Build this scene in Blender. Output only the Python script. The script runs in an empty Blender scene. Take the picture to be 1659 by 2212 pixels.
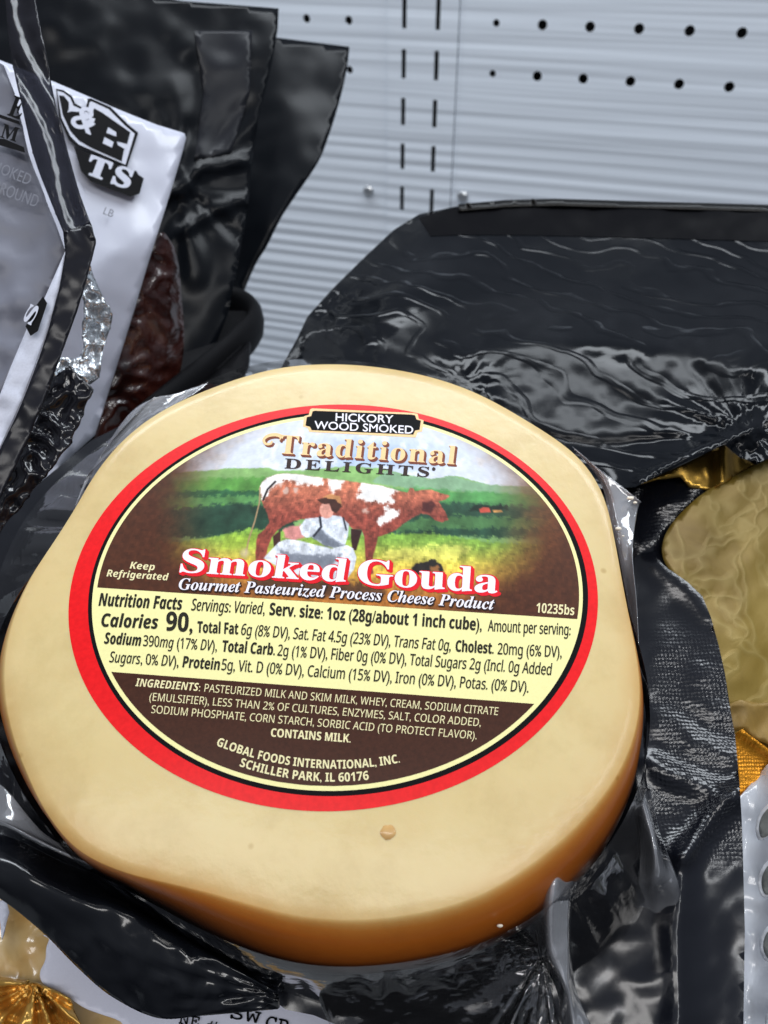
import bpy, math, random
import numpy as np
from mathutils import Vector, Matrix, noise
from mathutils.geometry import delaunay_2d_cdt

random.seed(7)
S = bpy.context.scene
COL = S.collection

# ------------------------------------------------------------------ camera, world, lamps, exposure
F = 1742.0                      # focal length in units of a 1659 x 2212 picture
W0, H0 = 829.5, 1106.0
PITCH = math.radians(37.26)
CAM_Z = 0.20
cam = bpy.data.cameras.new('camera'); cam_o = bpy.data.objects.new('camera', cam); COL.objects.link(cam_o)
cam.sensor_fit = 'HORIZONTAL'; cam.sensor_width = 36.0; cam.lens = 36.0 * F / 1659.0
cam.clip_start = 0.005; cam.clip_end = 50
cam_o.location = (0, 0, CAM_Z); cam_o.rotation_euler = (math.radians(90) - PITCH, 0, 0)
cam.dof.use_dof = True; cam.dof.focus_distance = 0.136; cam.dof.aperture_fstop = 40
S.camera = cam_o

wd = bpy.data.worlds.new('World'); S.world = wd; wd.use_nodes = True
nt = wd.node_tree; bg = nt.nodes['Background']
tc = nt.nodes.new('ShaderNodeTexCoord'); sep = nt.nodes.new('ShaderNodeSeparateXYZ'); ramp = nt.nodes.new('ShaderNodeValToRGB')
mp = nt.nodes.new('ShaderNodeMapRange'); mp.inputs[1].default_value = -1; mp.inputs[2].default_value = 1
nt.links.new(tc.outputs['Generated'], sep.inputs[0]); nt.links.new(sep.outputs['Z'], mp.inputs[0]); nt.links.new(mp.outputs[0], ramp.inputs[0])
ramp.color_ramp.elements[0].position = 0.25; ramp.color_ramp.elements[0].color = (0.05, 0.055, 0.07, 1)
ramp.color_ramp.elements[1].position = 0.85; ramp.color_ramp.elements[1].color = (0.62, 0.68, 0.80, 1)
nt.links.new(ramp.outputs[0], bg.inputs['Color']); bg.inputs['Strength'].default_value = 0.30


def lamp(name, loc, target, sx, sy, power, color):
    l = bpy.data.lights.new(name, 'AREA'); l.shape = 'RECTANGLE'; l.size = sx; l.size_y = sy; l.energy = power; l.color = color
    o = bpy.data.objects.new(name, l); COL.objects.link(o); o.location = loc
    o.rotation_euler = (Vector(target) - Vector(loc)).to_track_quat('-Z', 'Y').to_euler()
    return o


lamp('cooler_strip_lamp', (0.05, 0.42, 0.64), (0.0, 0.15, 0.08), 1.2, 0.13, 5.2, (0.88, 0.94, 1.0))
lamp('aisle_lamp', (-0.10, -0.42, 1.0), (0.0, 0.12, 0.10), 1.00, 0.16, 3.6, (1.0, 0.98, 0.96))
lamp('added_glint_lamp', (0.45, -0.25, 0.95), (0.0, 0.12, 0.10), 0.50, 0.012, 1.0, (0.96, 0.98, 1.0))  # added unseen strip lamp, only there to put glints on the film

S.view_settings.view_transform = 'Standard'; S.view_settings.look = 'None'
S.view_settings.exposure = 0.24; S.view_settings.gamma = 1.0; S.view_settings.use_curve_mapping = False
S.render.engine = 'CYCLES'
S.cycles.max_bounces = 10; S.cycles.transparent_max_bounces = 16

CP, SP = math.cos(PITCH), math.sin(PITCH)


def c2w(x, y, z):               # camera space (right, up, back) -> world
    return np.stack([x, y * SP - z * CP, CAM_Z + y * CP + z * SP], -1)


def at(px, py, Z):              # a point of the place seen towards (px, py) at depth Z metres
    px = np.asarray(px, float); py = np.asarray(py, float); Z = np.asarray(Z, float)
    return c2w((px - W0) / F * Z, -(py - H0) / F * Z, -Z)


def plane3(a, b, c):            # depth function of the flat plane through three points
    A = np.array([[1, p[0], p[1]] for p in (a, b, c)], float)
    k = np.linalg.solve(A, np.array([1 / a[2], 1 / b[2], 1 / c[2]]))
    return lambda px, py: 1.0 / (k[0] + k[1] * np.asarray(px, float) + k[2] * np.asarray(py, float))


# ------------------------------------------------------------------ helpers
def srgb(r, g, b):
    f = lambda c: c / 12.92 if c <= 0.04045 else ((c + 0.055) / 1.055) ** 2.4
    return (f(r / 255), f(g / 255), f(b / 255), 1)


def mesh_obj(name, verts, faces, mat, parent=None, smooth=True, thick=0):
    me = bpy.data.meshes.new(name)
    me.from_pydata([tuple(v) for v in verts], [], [tuple(f) for f in faces])
    me.update()
    if smooth: me.polygons.foreach_set('use_smooth', [True] * len(me.polygons))
    mats = mat if isinstance(mat, (list, tuple)) else [mat]
    for m in mats: me.materials.append(m)
    o = bpy.data.objects.new(name, me); COL.objects.link(o)
    if parent is not None: o.parent = parent
    if thick:
        md = o.modifiers.new('thickness', 'SOLIDIFY'); md.thickness = thick; md.offset = -1
    return o


def tag(o, label=None, cat=None, group=None, kind=None):
    if label: o['label'] = label
    if cat: o['category'] = cat
    if group: o['group'] = group
    if kind: o['kind'] = kind
    return o


def thing(name, label, cat, group=None):
    o = bpy.data.objects.new(name, None); COL.objects.link(o); o.empty_display_size = 0.01
    return tag(o, label, cat, group)


def crom(pts, n=6, closed=True):
    P = np.array(pts, float); N = len(P); out = []
    rng = range(N) if closed else range(N - 1)
    for i in rng:
        if closed: p0, p1, p2, p3 = P[i - 1], P[i], P[(i + 1) % N], P[(i + 2) % N]
        else: p0, p1, p2, p3 = P[max(i - 1, 0)], P[i], P[i + 1], P[min(i + 2, N - 1)]
        for k in range(n):
            t = k / n
            out.append(0.5 * (2 * p1 + (p2 - p0) * t + (2 * p0 - 5 * p1 + 4 * p2 - p3) * t * t + (3 * p1 - p0 - 3 * p2 + p3) * t ** 3))
    if not closed: out.append(P[-1])
    return np.array(out)


def inside(px, py, poly):
    px = np.asarray(px, float); py = np.asarray(py, float); r = np.zeros(px.shape, bool)
    n = len(poly); j = n - 1
    for i in range(n):
        xi, yi = poly[i]; xj, yj = poly[j]
        if yi != yj:
            c = ((yi > py) != (yj > py)) & (px < (xj - xi) * (py - yi) / (yj - yi) + xi); r ^= c
        j = i
    return r


def dist(px, py, poly, closed=True):
    d = np.full(np.shape(px), 1e9); n = len(poly)
    for i in range(n if closed else n - 1):
        ax, ay = poly[i]; bx, by = poly[(i + 1) % n]
        vx, vy = bx - ax, by - ay; L = vx * vx + vy * vy + 1e-9
        t = np.clip(((px - ax) * vx + (py - ay) * vy) / L, 0, 1)
        d = np.minimum(d, np.hypot(px - ax - t * vx, py - ay - t * vy))
    return d


def resample(poly, g):
    out = []; n = len(poly)
    for i in range(n):
        a = np.array(poly[i]); b = np.array(poly[(i + 1) % n]); k = max(1, int(np.hypot(*(b - a)) / g))
        for j in range(k): out.append(a + (b - a) * j / k)
    return np.array(out)


def tri(poly, g, holes=()):     # triangulate an outline with inner grid points about g apart
    B = resample(poly, g); pts = [tuple(p) for p in B]; nb = len(pts)
    edges = [(i, (i + 1) % nb) for i in range(nb)]
    HB = []
    for h in holes:
        k0 = len(pts); pts += [tuple(p) for p in h]; edges += [(k0 + i, k0 + (i + 1) % len(h)) for i in range(len(h))]; HB.append(h)
    x0, y0 = B.min(0); x1, y1 = B.max(0)
    xs = np.arange(x0 + g * .5, x1, g); ys = np.arange(y0 + g * .5, y1, g * .866)
    X, Y = np.meshgrid(xs, ys); X = X + (np.arange(len(ys))[:, None] % 2) * g * .5
    X = X.ravel(); Y = Y.ravel()
    m = inside(X, Y, B) & (dist(X, Y, B) > g * .45)
    for h in HB: m &= ~inside(X, Y, h) & (dist(X, Y, h) > g * .3)
    pts += list(zip(X[m].tolist(), Y[m].tolist()))
    v, e, f, *_ = delaunay_2d_cdt([Vector(p) for p in pts], edges, [], 0, 1e-7)
    V = np.array([(p.x, p.y) for p in v]); T = np.array([list(t)[:3] for t in f])
    c = V[T].mean(1); k = inside(c[:, 0], c[:, 1], B)
    for h in HB: k &= ~inside(c[:, 0], c[:, 1], h)
    return V, T[k]


def patch(name, poly, depth, mat, parent=None, g=14, wr=None, thick=0.0003, smooth_outline=0, lift=0.0, attr=None):
    if smooth_outline: poly = crom(poly, smooth_outline)
    V, T = tri(poly, g)
    Z = depth(V[:, 0], V[:, 1]) - lift
    if wr is not None: Z = Z - wr(V[:, 0], V[:, 1])
    o = mesh_obj(name, at(V[:, 0], V[:, 1], Z), T[:, ::-1], mat, parent, True, thick)
    if attr is not None:
        a = o.data.attributes.new('emboss', 'FLOAT', 'POINT'); a.data.foreach_set('value', attr(V[:, 0], V[:, 1]).astype('f'))
    return o


def sheet(name, rows, mat, parent=None, n=8, wr=None, thick=0.0003):     # rows of (px, py, depth) control points
    R = np.array(rows, float)
    A = np.array([crom(r, n, False) for r in R]); Bm = np.array([crom(A[:, i], n, False) for i in range(A.shape[1])])
    Bm = Bm.transpose(1, 0, 2); h, w = Bm.shape[:2]
    px, py, Z = Bm[..., 0].ravel(), Bm[..., 1].ravel(), Bm[..., 2].ravel()
    if wr is not None: Z = Z - wr(px, py)
    f = [(i * w + j, (i + 1) * w + j, (i + 1) * w + j + 1, i * w + j + 1) for i in range(h - 1) for j in range(w - 1)]
    return mesh_obj(name, at(px, py, Z), f, mat, parent, True, thick)


def fbm(px, py, s, seed=0, octv=3):
    px = np.asarray(px, float); o = np.empty(px.shape)
    for i, (a, b) in enumerate(zip(px.ravel(), np.asarray(py, float).ravel())):
        o.flat[i] = noise.fractal((a / s, b / s, seed * 7.3), 1.0, 2.0, octv)
    return o


def ridge(px, py, s, seed=0):
    return 1 - np.abs(fbm(px, py, s, seed, 2)) * 2.2


def fan(px, py, cx, cy, n, amp, L, seed=0):
    th = np.arctan2(py - cy, px - cx); r = np.hypot(px - cx, py - cy)
    w = np.sin(th * n + 2.5 * np.sin(th * 3.1 + seed)) + 0.5 * np.sin(th * n * 2.3 + seed)
    return amp * w * np.exp(-r / L) * np.minimum(1, r / 25)


def crease(px, py, line, amp, wd):
    return amp * np.exp(-(dist(px, py, line, False) / wd) ** 1.3)


# ------------------------------------------------------------------ materials
class Mat:
    def __init__(s, name, base=(0.5, 0.5, 0.5, 1), rough=0.5, metal=0.0, spec=0.5, coat=0.0, coat_rough=0.05):
        s.m = bpy.data.materials.new(name); s.m.use_nodes = True; s.t = s.m.node_tree; s.n = s.t.nodes; s.p = s.n['Principled BSDF']
        i = s.p.inputs; i['Base Color'].default_value = base; i['Roughness'].default_value = rough; i['Metallic'].default_value = metal
        i['Specular IOR Level'].default_value = spec; i['Coat Weight'].default_value = coat; i['Coat Roughness'].default_value = coat_rough
        s.obj = None

    def node(s, typ, **kw):
        n = s.n.new(typ)
        for k, v in kw.items(): setattr(n, k, v)
        return n

    def link(s, a, b): s.t.links.new(a, b)

    def coords(s):
        if s.obj is None: s.obj = s.node('ShaderNodeTexCoord').outputs['Object']
        return s.obj

    def noise(s, scale, detail=4, rough=.55, dist=0.0, stretch=None):
        n = s.node('ShaderNodeTexNoise'); n.inputs['Scale'].default_value = scale; n.inputs['Detail'].default_value = detail
        n.inputs['Roughness'].default_value = rough; n.inputs['Distortion'].default_value = dist
        v = s.coords()
        if stretch:
            mpn = s.node('ShaderNodeMapping'); mpn.inputs['Scale'].default_value = stretch; s.link(v, mpn.inputs[0]); v = mpn.outputs[0]
        s.link(v, n.inputs['Vector']); return n.outputs['Fac']

    def ramp(s, fac, stops):
        r = s.node('ShaderNodeValToRGB'); e = r.color_ramp.elements
        while len(e) > 1: e.remove(e[-1])
        e[0].position, e[0].color = stops[0]
        for p, c in stops[1:]:
            k = e.new(p); k.color = c
        s.link(fac, r.inputs[0]); return r.outputs[0]

    def mix(s, fac, a, b, typ='MIX'):
        m = s.node('ShaderNodeMix', data_type='RGBA', blend_type=typ)
        for v, k in ((fac, 0), (a, 6), (b, 7)):
            if hasattr(v, 'is_linked'): s.link(v, m.inputs[k])
            else: m.inputs[k].default_value = v
        return m.outputs[2]

    def bump(s, h, strength=0.3, d=0.001):
        b = s.node('ShaderNodeBump'); b.inputs['Strength'].default_value = strength; b.inputs['Distance'].default_value = d
        s.link(h, b.inputs['Height'])
        cur = s.p.inputs['Normal']
        if cur.is_linked: s.link(cur.links[0].from_socket, b.inputs['Normal'])
        s.link(b.outputs[0], cur)
        if s.p.inputs['Coat Weight'].default_value > 0: s.link(b.outputs[0], s.p.inputs['Coat Normal'])
        return s

    def base(s, sock): s.link(sock, s.p.inputs['Base Color']); return s
    def rough(s, sock): s.link(sock, s.p.inputs['Roughness']); return s


def flat(name, rgb, rough=.35, coat=0.4, speck=0.06):
    m = Mat(name, srgb(*rgb), rough, spec=.22, coat=coat * .25, coat_rough=.2)
    c = srgb(*rgb)
    m.base(m.ramp(m.noise(2500, 3), [(0.3, tuple(v * (1 - speck) for v in c[:3]) + (1,)), (0.7, tuple(min(1, v * (1 + speck)) for v in c[:3]) + (1,))]))
    m.bump(m.noise(220, 3), .05, .0006)
    return m.m


def black_film(name, base=(0.010, 0.011, 0.015, 1), rough=.16, wr=.22, fine=0.12, weave=False, scale=90, spec=.55):
    m = Mat(name, base, rough, spec=spec)
    m.bump(m.noise(scale, 3, .5, .6), wr, .0016)
    m.bump(m.noise(900, 2), fine, .00012)
    if weave:
        v = m.node('ShaderNodeTexVoronoi'); v.inputs['Scale'].default_value = 1350; v.inputs['Randomness'].default_value = .35
        m.link(m.coords(), v.inputs['Vector']); gt = m.node('ShaderNodeAttribute', attribute_name='emboss').outputs['Fac']
        mu = m.node('ShaderNodeMath', operation='MULTIPLY'); m.link(v.outputs['Distance'], mu.inputs[0]); m.link(gt, mu.inputs[1]); m.bump(mu.outputs[0], .42, .00025)
    return m.m


def clear_film(name, milk=0.05, rough=.07, wr=.35, fres=1.0):
    m = bpy.data.materials.new(name); m.use_nodes = True; t = m.node_tree; n = t.nodes; n.clear()
    out = n.new('ShaderNodeOutputMaterial'); tr = n.new('ShaderNodeBsdfTransparent'); gl = n.new('ShaderNodeBsdfGlossy'); df = n.new('ShaderNodeBsdfDiffuse')
    gl.inputs['Roughness'].default_value = rough; df.inputs['Color'].default_value = (.8, .82, .88, 1)
    fr = n.new('ShaderNodeFresnel'); fr.inputs['IOR'].default_value = 1.5
    mul = n.new('ShaderNodeMath'); mul.operation = 'MULTIPLY'; mul.inputs[1].default_value = 1.5 * fres; mul.use_clamp = True
    tcn = n.new('ShaderNodeTexCoord'); nz = n.new('ShaderNodeTexNoise'); nz.inputs['Scale'].default_value = 120; nz.inputs['Detail'].default_value = 3; nz.inputs['Distortion'].default_value = .8
    b = n.new('ShaderNodeBump'); b.inputs['Strength'].default_value = wr; b.inputs['Distance'].default_value = .0015
    L = t.links.new
    L(tcn.outputs['Object'], nz.inputs['Vector']); L(nz.outputs['Fac'], b.inputs['Height'])
    L(b.outputs[0], gl.inputs['Normal']); L(b.outputs[0], fr.inputs['Normal']); L(fr.outputs[0], mul.inputs[0])
    m1 = n.new('ShaderNodeMixShader'); m1.inputs[0].default_value = milk; L(tr.outputs[0], m1.inputs[1]); L(df.outputs[0], m1.inputs[2])
    m2 = n.new('ShaderNodeMixShader'); L(mul.outputs[0], m2.inputs[0]); L(m1.outputs[0], m2.inputs[1]); L(gl.outputs[0], m2.inputs[2])
    L(m2.outputs[0], out.inputs[0])
    return m


def foil(name, rgb, rough=.28, metal=.9, scale=160, wr=.6, weave=False):
    m = Mat(name, srgb(*rgb), rough, metal)
    c = srgb(*rgb)[:3]
    m.base(m.ramp(m.noise(scale, 4, .6, 1.2), [(.3, tuple(v * .7 for v in c) + (1,)), (.7, tuple(min(1, v * 1.25) for v in c) + (1,))]))
    m.bump(m.noise(scale, 3, .5, 1.0), wr, .0015)
    if weave:
        v = m.node('ShaderNodeTexVoronoi'); v.inputs['Scale'].default_value = 1900; v.inputs['Randomness'].default_value = .25
        m.link(m.coords(), v.inputs['Vector']); m.bump(v.outputs['Distance'], .5, .00016)
    return m.m


M_BLACK = black_film('black_film', (.006, .007, .010, 1), .16, .08, .05, scale=45)
M_BLACK_WEAVE = black_film('embossed_black_film', (.007, .008, .012, 1), rough=.2, wr=.05, fine=.03, weave=True, scale=40)
M_BAG = black_film('black_bag_film', (0.004, 0.005, 0.007, 1), .26, .025, .02, scale=16, spec=.13)
M_CLEAR = clear_film('clear_film', .012, .04, .14, 1.0)
M_CLEAR_SOFT = clear_film('milky_clear_film', .27, .06, .16, 1.3)
M_PLASTIC = black_film('black_plastic', (0.006, 0.006, 0.007, 1), .5, .05, spec=.06)
M_PAPER = flat('white_label_paper', (205, 208, 222), .4, .3)
M_INK = Mat('black_ink', srgb(18, 18, 20), .5, spec=.06).m

# ------------------------------------------------------------------ cooler back wall, shelf
WA, WB = math.radians(37.2606668), math.radians(18.68645914)
ca, sa, cb, sb = math.cos(WA), math.sin(WA), math.cos(WB), math.sin(WB)
MW = np.array([[1, 0, 0], [0, ca, -sa], [0, sa, ca]]) @ np.array([[cb, 0, sb], [0, 1, 0], [-sb, 0, cb]])
TW = np.array([-0.06798357, -7.87310127, 10.0]); KW = .0254 / .6


def wall_w(u, w, z=0.0):        # wall units -> world; z towards the camera in metres
    u = np.asarray(u, float); w = np.asarray(w, float); z = np.broadcast_to(np.asarray(z, float), u.shape)
    X = np.stack([u, w, -z / KW], -1) @ MW.T + TW; X = X * KW
    return c2w(X[..., 0], -X[..., 1], -X[..., 2])


def wall_uv(px, py):
    d = np.array([(px - W0) / F, (py - H0) / F, 1.0]); nrm = MW @ np.array([0, 0, 1.0])
    X = d * (nrm @ TW) / (nrm @ d); q = MW.T @ (X - TW); return q[0], q[1]


HX, HY, H0X, H0Y, SX, S0X, S0Y = .60314768, .58541472, 1.61327453, 1.50247358, .46687605, .36612314, 2.02815077
mw = Mat('white_painted_panel', (.82, .885, .97, 1), .30, spec=.5)
tcw = mw.node('ShaderNodeTexCoord'); sw = mw.node('ShaderNodeSeparateXYZ'); mw.link(tcw.outputs['Object'], sw.inputs[0])
# shallow horizontal pressed ribs, deeper towards the shelf
cz = mw.node('ShaderNodeCombineXYZ'); mw.link(sw.outputs['Z'], cz.inputs['Z'])
sx_ = mw.node('ShaderNodeMath', operation='MULTIPLY'); sx_.inputs[1].default_value = .03; mw.link(sw.outputs['X'], sx_.inputs[0]); mw.link(sx_.outputs[0], cz.inputs['X'])
n1 = mw.node('ShaderNodeTexNoise'); n1.inputs['Scale'].default_value = 95; n1.inputs['Detail'].default_value = 2; mw.link(cz.outputs[0], n1.inputs['Vector'])
wv = mw.node('ShaderNodeTexWave', wave_type='BANDS', bands_direction='Z'); wv.inputs['Scale'].default_value = 42; wv.inputs['Distortion'].default_value = 3.0; wv.inputs['Detail'].default_value = 1
mw.link(cz.outputs[0], wv.inputs['Vector'])
mr = mw.node('ShaderNodeMapRange'); mr.inputs[1].default_value = .12; mr.inputs[2].default_value = -.03; mr.inputs[3].default_value = .05; mr.inputs[4].default_value = .5
mw.link(sw.outputs['Z'], mr.inputs[0])
ad = mw.node('ShaderNodeMath', operation='MULTIPLY'); mw.link(wv.outputs['Fac'], ad.inputs[0]); mw.link(mr.outputs[0], ad.inputs[1])
ad2 = mw.node('ShaderNodeMath', operation='ADD'); mw.link(ad.outputs[0], ad2.inputs[0]); mw.link(n1.outputs['Fac'], ad2.inputs[1])
mw.bump(ad2.outputs[0], .50, .0022)
M_WALL = mw.m
M_DARK = Mat('dark_cavity', (.008, .008, .010, 1), .8).m
M_STEEL = Mat('zinc_steel', (.62, .64, .66, 1), .3, .9).m


def circ(u, w, r, n=14, ry=None):
    return [(u + r * math.cos(2 * math.pi * k / n), w + (ry or r) * math.sin(2 * math.pi * k / n)) for k in range(n)]


def slot(u, w, hw, hh):
    return [(u - hw, w - hh), (u + hw, w - hh), (u + hw, w + hh), (u - hw, w + hh)]


uL, uR = wall_uv(838, 200)[0], wall_uv(984, 200)[0]
W_TOP, W_BOT = 0.2, 13.0


def wall_part(name, u0, u1, holes, z, label):
    root = thing(name, label, 'wall panel')
    V, T = tri([(u0, W_TOP), (u1, W_TOP), (u1, W_BOT), (u0, W_BOT)], .5, holes)
    o = mesh_obj('face_sheet', wall_w(V[:, 0], V[:, 1], z), T[:, ::-1], M_WALL, root, False, .0012)
    q = wall_w([u0, u1, u1, u0], [W_TOP, W_TOP, W_BOT, W_BOT], z - .012)
    mesh_obj('rear_cavity', q, [(3, 2, 1, 0)], M_DARK, root, False)
    return root


holesR = [circ(H0X + i * HX, H0Y + j * HY, .062 if i else .045) for i in range(0, 10) for j in (0, 1)]
hl = [wall_uv(662, 42), wall_uv(753, 44), wall_uv(755, 151)]
du = hl[1][0] - hl[0][0]
holesL = [circ(hl[1][0] - i * du, hl[1][1], .055) for i in range(0, 4)] + [circ(hl[2][0] - i * du, hl[2][1], .05) for i in range(0, 4)]
slots = [slot(S0X + i * SX, S0Y + (k - 1) * .6 - .6 * 0, .032, .18) for i in (0, 1) for k in range(-1, 16)]
wall_part('wall_panel', uL - 7.5, uL - .01, holesL, 0, 'white perforated cooler back panel left of the slotted upright')
wall_part('wall_panel', uR + .01, uR + 8, holesR, 0, 'white perforated cooler back panel with two rows of holes, right of the slotted upright')
wall_part('slotted_upright', uL, uR, slots, .0012, 'white upright strip with two columns of narrow vertical slots')
for (px, py, lab) in ((797, 412, 'small round screw head on the wall left of the slotted upright'), (1000, 424, 'small round screw head on the wall right of the slotted upright')):
    u, w = wall_uv(px, py); n = 16; c = []
    for (r, z) in ((.085, 0), (.08, .0012), (.055, .002)):
        c += [wall_w(u + r * math.cos(2 * math.pi * k / n), w + r * math.sin(2 * math.pi * k / n), z + .0003) for k in range(n)]
    f = [(a * n + k, a * n + (k + 1) % n, (a + 1) * n + (k + 1) % n, (a + 1) * n + k) for a in range(2) for k in range(n)] + [tuple(range(2 * n, 3 * n))]
    tag(mesh_obj('screw_head', c, f, M_STEEL, None, False), lab, 'screw', 'screws in the cooler back wall')

SHELF_Z = -0.16
m = Mat('grey_shelf', (.16, .17, .18, 1), .45); m.bump(m.noise(300, 3), .1, .0005)
tag(mesh_obj('shelf', [(-.7, -.15, SHELF_Z), (.9, -.15, SHELF_Z), (.9, .9, SHELF_Z), (-.7, .9, SHELF_Z)], [(0, 1, 2, 3)], m.m, None, False), kind='structure')

# ------------------------------------------------------------------ cheese pack: geometry of its plane
TH = math.radians(30.0); D0 = 0.1236
NC = np.array([0.0, math.sin(TH), math.cos(TH)])          # camera-space normal of the cheese face
E1 = np.array([1.0, 0, 0]); E2 = np.array([0, math.cos(TH), -math.sin(TH)])


def plane_pt(px, py, h=0.0):    # camera-space point on the cheese plane lowered by h
    px = np.asarray(px, float); py = np.asarray(py, float)
    d = np.stack([(px - W0) / F, -(py - H0) / F, -np.ones_like(px)], -1)
    Z = -(D0 + np.asarray(h)) / (d @ NC)
    return d * Z[..., None]


C0 = plane_pt(706.0, 1395.0)


def st(px, py, h=0.0):          # in-plane coordinates
    q = plane_pt(px, py, h) - C0
    return q @ E1, q @ E2


def from_st(s, t, h=0.0):       # plane coordinates, h above the plane -> world
    s = np.asarray(s, float); t = np.asarray(t, float); h = np.broadcast_to(np.asarray(h, float), s.shape)
    X = C0 + s[..., None] * E1 + t[..., None] * E2 + h[..., None] * NC
    return c2w(X[..., 0], X[..., 1], X[..., 2])


def polar(outline, h, n=360):
    P = crom(outline, 8); s, t = st(P[:, 0], P[:, 1], h)
    a = np.arctan2(t, s); r = np.hypot(s, t); o = np.argsort(a); a, r = a[o], r[o]
    A = np.concatenate([a - 2 * np.pi, a, a + 2 * np.pi]); R = np.concatenate([r, r, r])
    g = np.linspace(-np.pi, np.pi, n, endpoint=False)
    q = np.interp(g, A, R)
    k = np.ones(17) / 17; return g, np.convolve(np.concatenate([q[-8:], q, q[:8]]), k, 'valid')


BUL = [(135, 1148), (162, 1102), (190, 1041), (214, 1001), (254, 958), (294, 921), (352, 879), (413, 854), (474, 832), (540, 806), (600, 793), (700, 785),
       (800, 790), (900, 805), (1000, 832), (1080, 870), (1160, 920), (1230, 962), (1272, 993), (1297, 1030), (1312, 1080), (1322, 1125), (1334, 1190), (1348, 1270),
       (1364, 1350), (1379, 1420), (1388, 1490), (1388, 1560), (1378, 1640), (1356, 1725), (1320, 1810), (1265, 1890), (1190, 1965), (1080, 2035), (950, 2080), (800, 2102),
       (680, 2102), (560, 2072), (450, 2020), (330, 1945), (225, 1875), (150, 1810), (95, 1740), (58, 1675), (30, 1600), (12, 1530), (5, 1460), (9, 1400), (28, 1330), (62, 1250), (100, 1185)]
TOPE = [(121, 1794), (206, 1862), (294, 1888), (404, 1912), (515, 1942), (610, 1970), (719, 1984), (842, 1980), (964, 1956), (1046, 1930), (1124, 1880), (1192, 1830), (1255, 1772),
        (1312, 1704), (1354, 1632), (1378, 1560), (1382, 1490), (1374, 1420), (1359, 1350), (1343, 1270), (1329, 1190), (1317, 1125), (1306, 1080), (1291, 1034), (1266, 998), (1226, 966), (1157, 924), (1077, 874), (998, 836),
        (900, 808), (800, 792), (700, 787), (600, 795), (540, 809), (475, 835), (415, 857), (354, 882), (297, 924), (257, 961), (218, 1003), (193, 1043), (165, 1104), (138, 1150), (103, 1187), (66, 1252), (33, 1331), (14, 1401), (9, 1461), (16, 1531), (34, 1600), (61, 1673), (96, 1739)]
BH = .013
GA, RB = polar(BUL, BH); _, RT = polar(TOPE, 0.0)
RB = np.maximum(RB, RT + .0018); front = np.clip((np.sin(GA + .12) * -1 + .25) / .5, 0, 1); RB = RB * front + (RT + .0018) * (1 - front)
DOME = .0022


def rt_at(s, t): return np.interp(np.arctan2(t, s), np.append(GA, np.pi), np.append(RT, RT[0]))


def dome(s, t):
    k = np.hypot(s, t) / rt_at(s, t); return DOME * (1 - np.clip(k, 0, 1) ** 2.4)


def on_cheese(px, py, lift=0.0):
    h = np.zeros(np.shape(px))
    for _ in range(5):
        s, t = st(px, py, -h); h = dome(s, t) + lift
    return from_st(s, t, h)


pack = thing('cheese_pack', 'round smoked cheese vacuum packed under clear film with a red rimmed oval label', 'cheese')

# cheese body
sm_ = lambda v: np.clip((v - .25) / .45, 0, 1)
rings = []; rind_shade = []; N = len(GA); CS, SN = np.cos(GA), np.sin(GA)
for k in np.linspace(0.06, 1, 26): rings.append((RT * k, DOME * (1 - k ** 2.4))); rind_shade.append(np.full(N, k ** 10 * .15))
DP = RB - RT
for a in np.linspace(0, 1, 22)[1:]:          # a rounded shoulder that runs on into a side sloping out to the bulge
    x_, y_ = math.sin(a * math.pi / 2) ** 1.35, 1 - max(math.cos(a * math.pi / 2), 0) ** 1.35
    rings.append((RT + DP * x_, np.full(N, -BH * y_))); rind_shade.append(np.full(N, .15 + .30 * min(1, x_ * 2.6) + .48 * y_ ** 1.1))
for k in np.linspace(0, 1, 10)[1:]:
    rings.append((RB * (1 - .10 * k ** 2), np.full(N, -BH - .019 * k))); rind_shade.append(np.full(N, .93 + .07 * k))
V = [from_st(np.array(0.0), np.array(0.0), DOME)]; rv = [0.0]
for (r, h), q in zip(rings, rind_shade):
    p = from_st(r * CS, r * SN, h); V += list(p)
    # the smoke has browned the near and right sides more than the far rim; shade low on the side is painted in
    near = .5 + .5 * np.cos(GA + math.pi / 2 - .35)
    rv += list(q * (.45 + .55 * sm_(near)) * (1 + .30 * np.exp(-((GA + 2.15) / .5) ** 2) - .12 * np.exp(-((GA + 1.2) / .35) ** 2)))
F_ = [(0, 1 + i, 1 + (i + 1) % N) for i in range(N)]
for k in range(len(rings) - 1):
    a, b = 1 + k * N, 1 + (k + 1) * N
    F_ += [(a + i, b + i, b + (i + 1) % N, a + (i + 1) % N) for i in range(N)]
F_.append(tuple(1 + (len(rings) - 1) * N + i for i in range(N))[::-1])
mc = Mat('smoked_cheese', (.7, .6, .4, 1), .42, spec=.45, coat=.28, coat_rough=.16)
at_ = mc.node('ShaderNodeAttribute', attribute_name='rind_shade')
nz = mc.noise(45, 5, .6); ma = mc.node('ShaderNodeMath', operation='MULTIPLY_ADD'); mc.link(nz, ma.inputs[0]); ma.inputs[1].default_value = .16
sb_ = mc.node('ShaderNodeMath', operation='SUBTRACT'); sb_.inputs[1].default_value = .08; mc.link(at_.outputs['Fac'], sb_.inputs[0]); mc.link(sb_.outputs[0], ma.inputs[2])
col = mc.ramp(ma.outputs[0], [(0.0, srgb(222, 201, 146)), (.07, srgb(218, 194, 139)), (.15, srgb(208, 172, 110)), (.22, srgb(206, 152, 80)), (.32, srgb(200, 126, 48)), (.5, srgb(188, 104, 28)), (.68, srgb(146, 78, 24)), (.85, srgb(80, 42, 18)), (1.0, srgb(40, 22, 14))])  # dark end joins smoked skin with painted shade of the lower side
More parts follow.
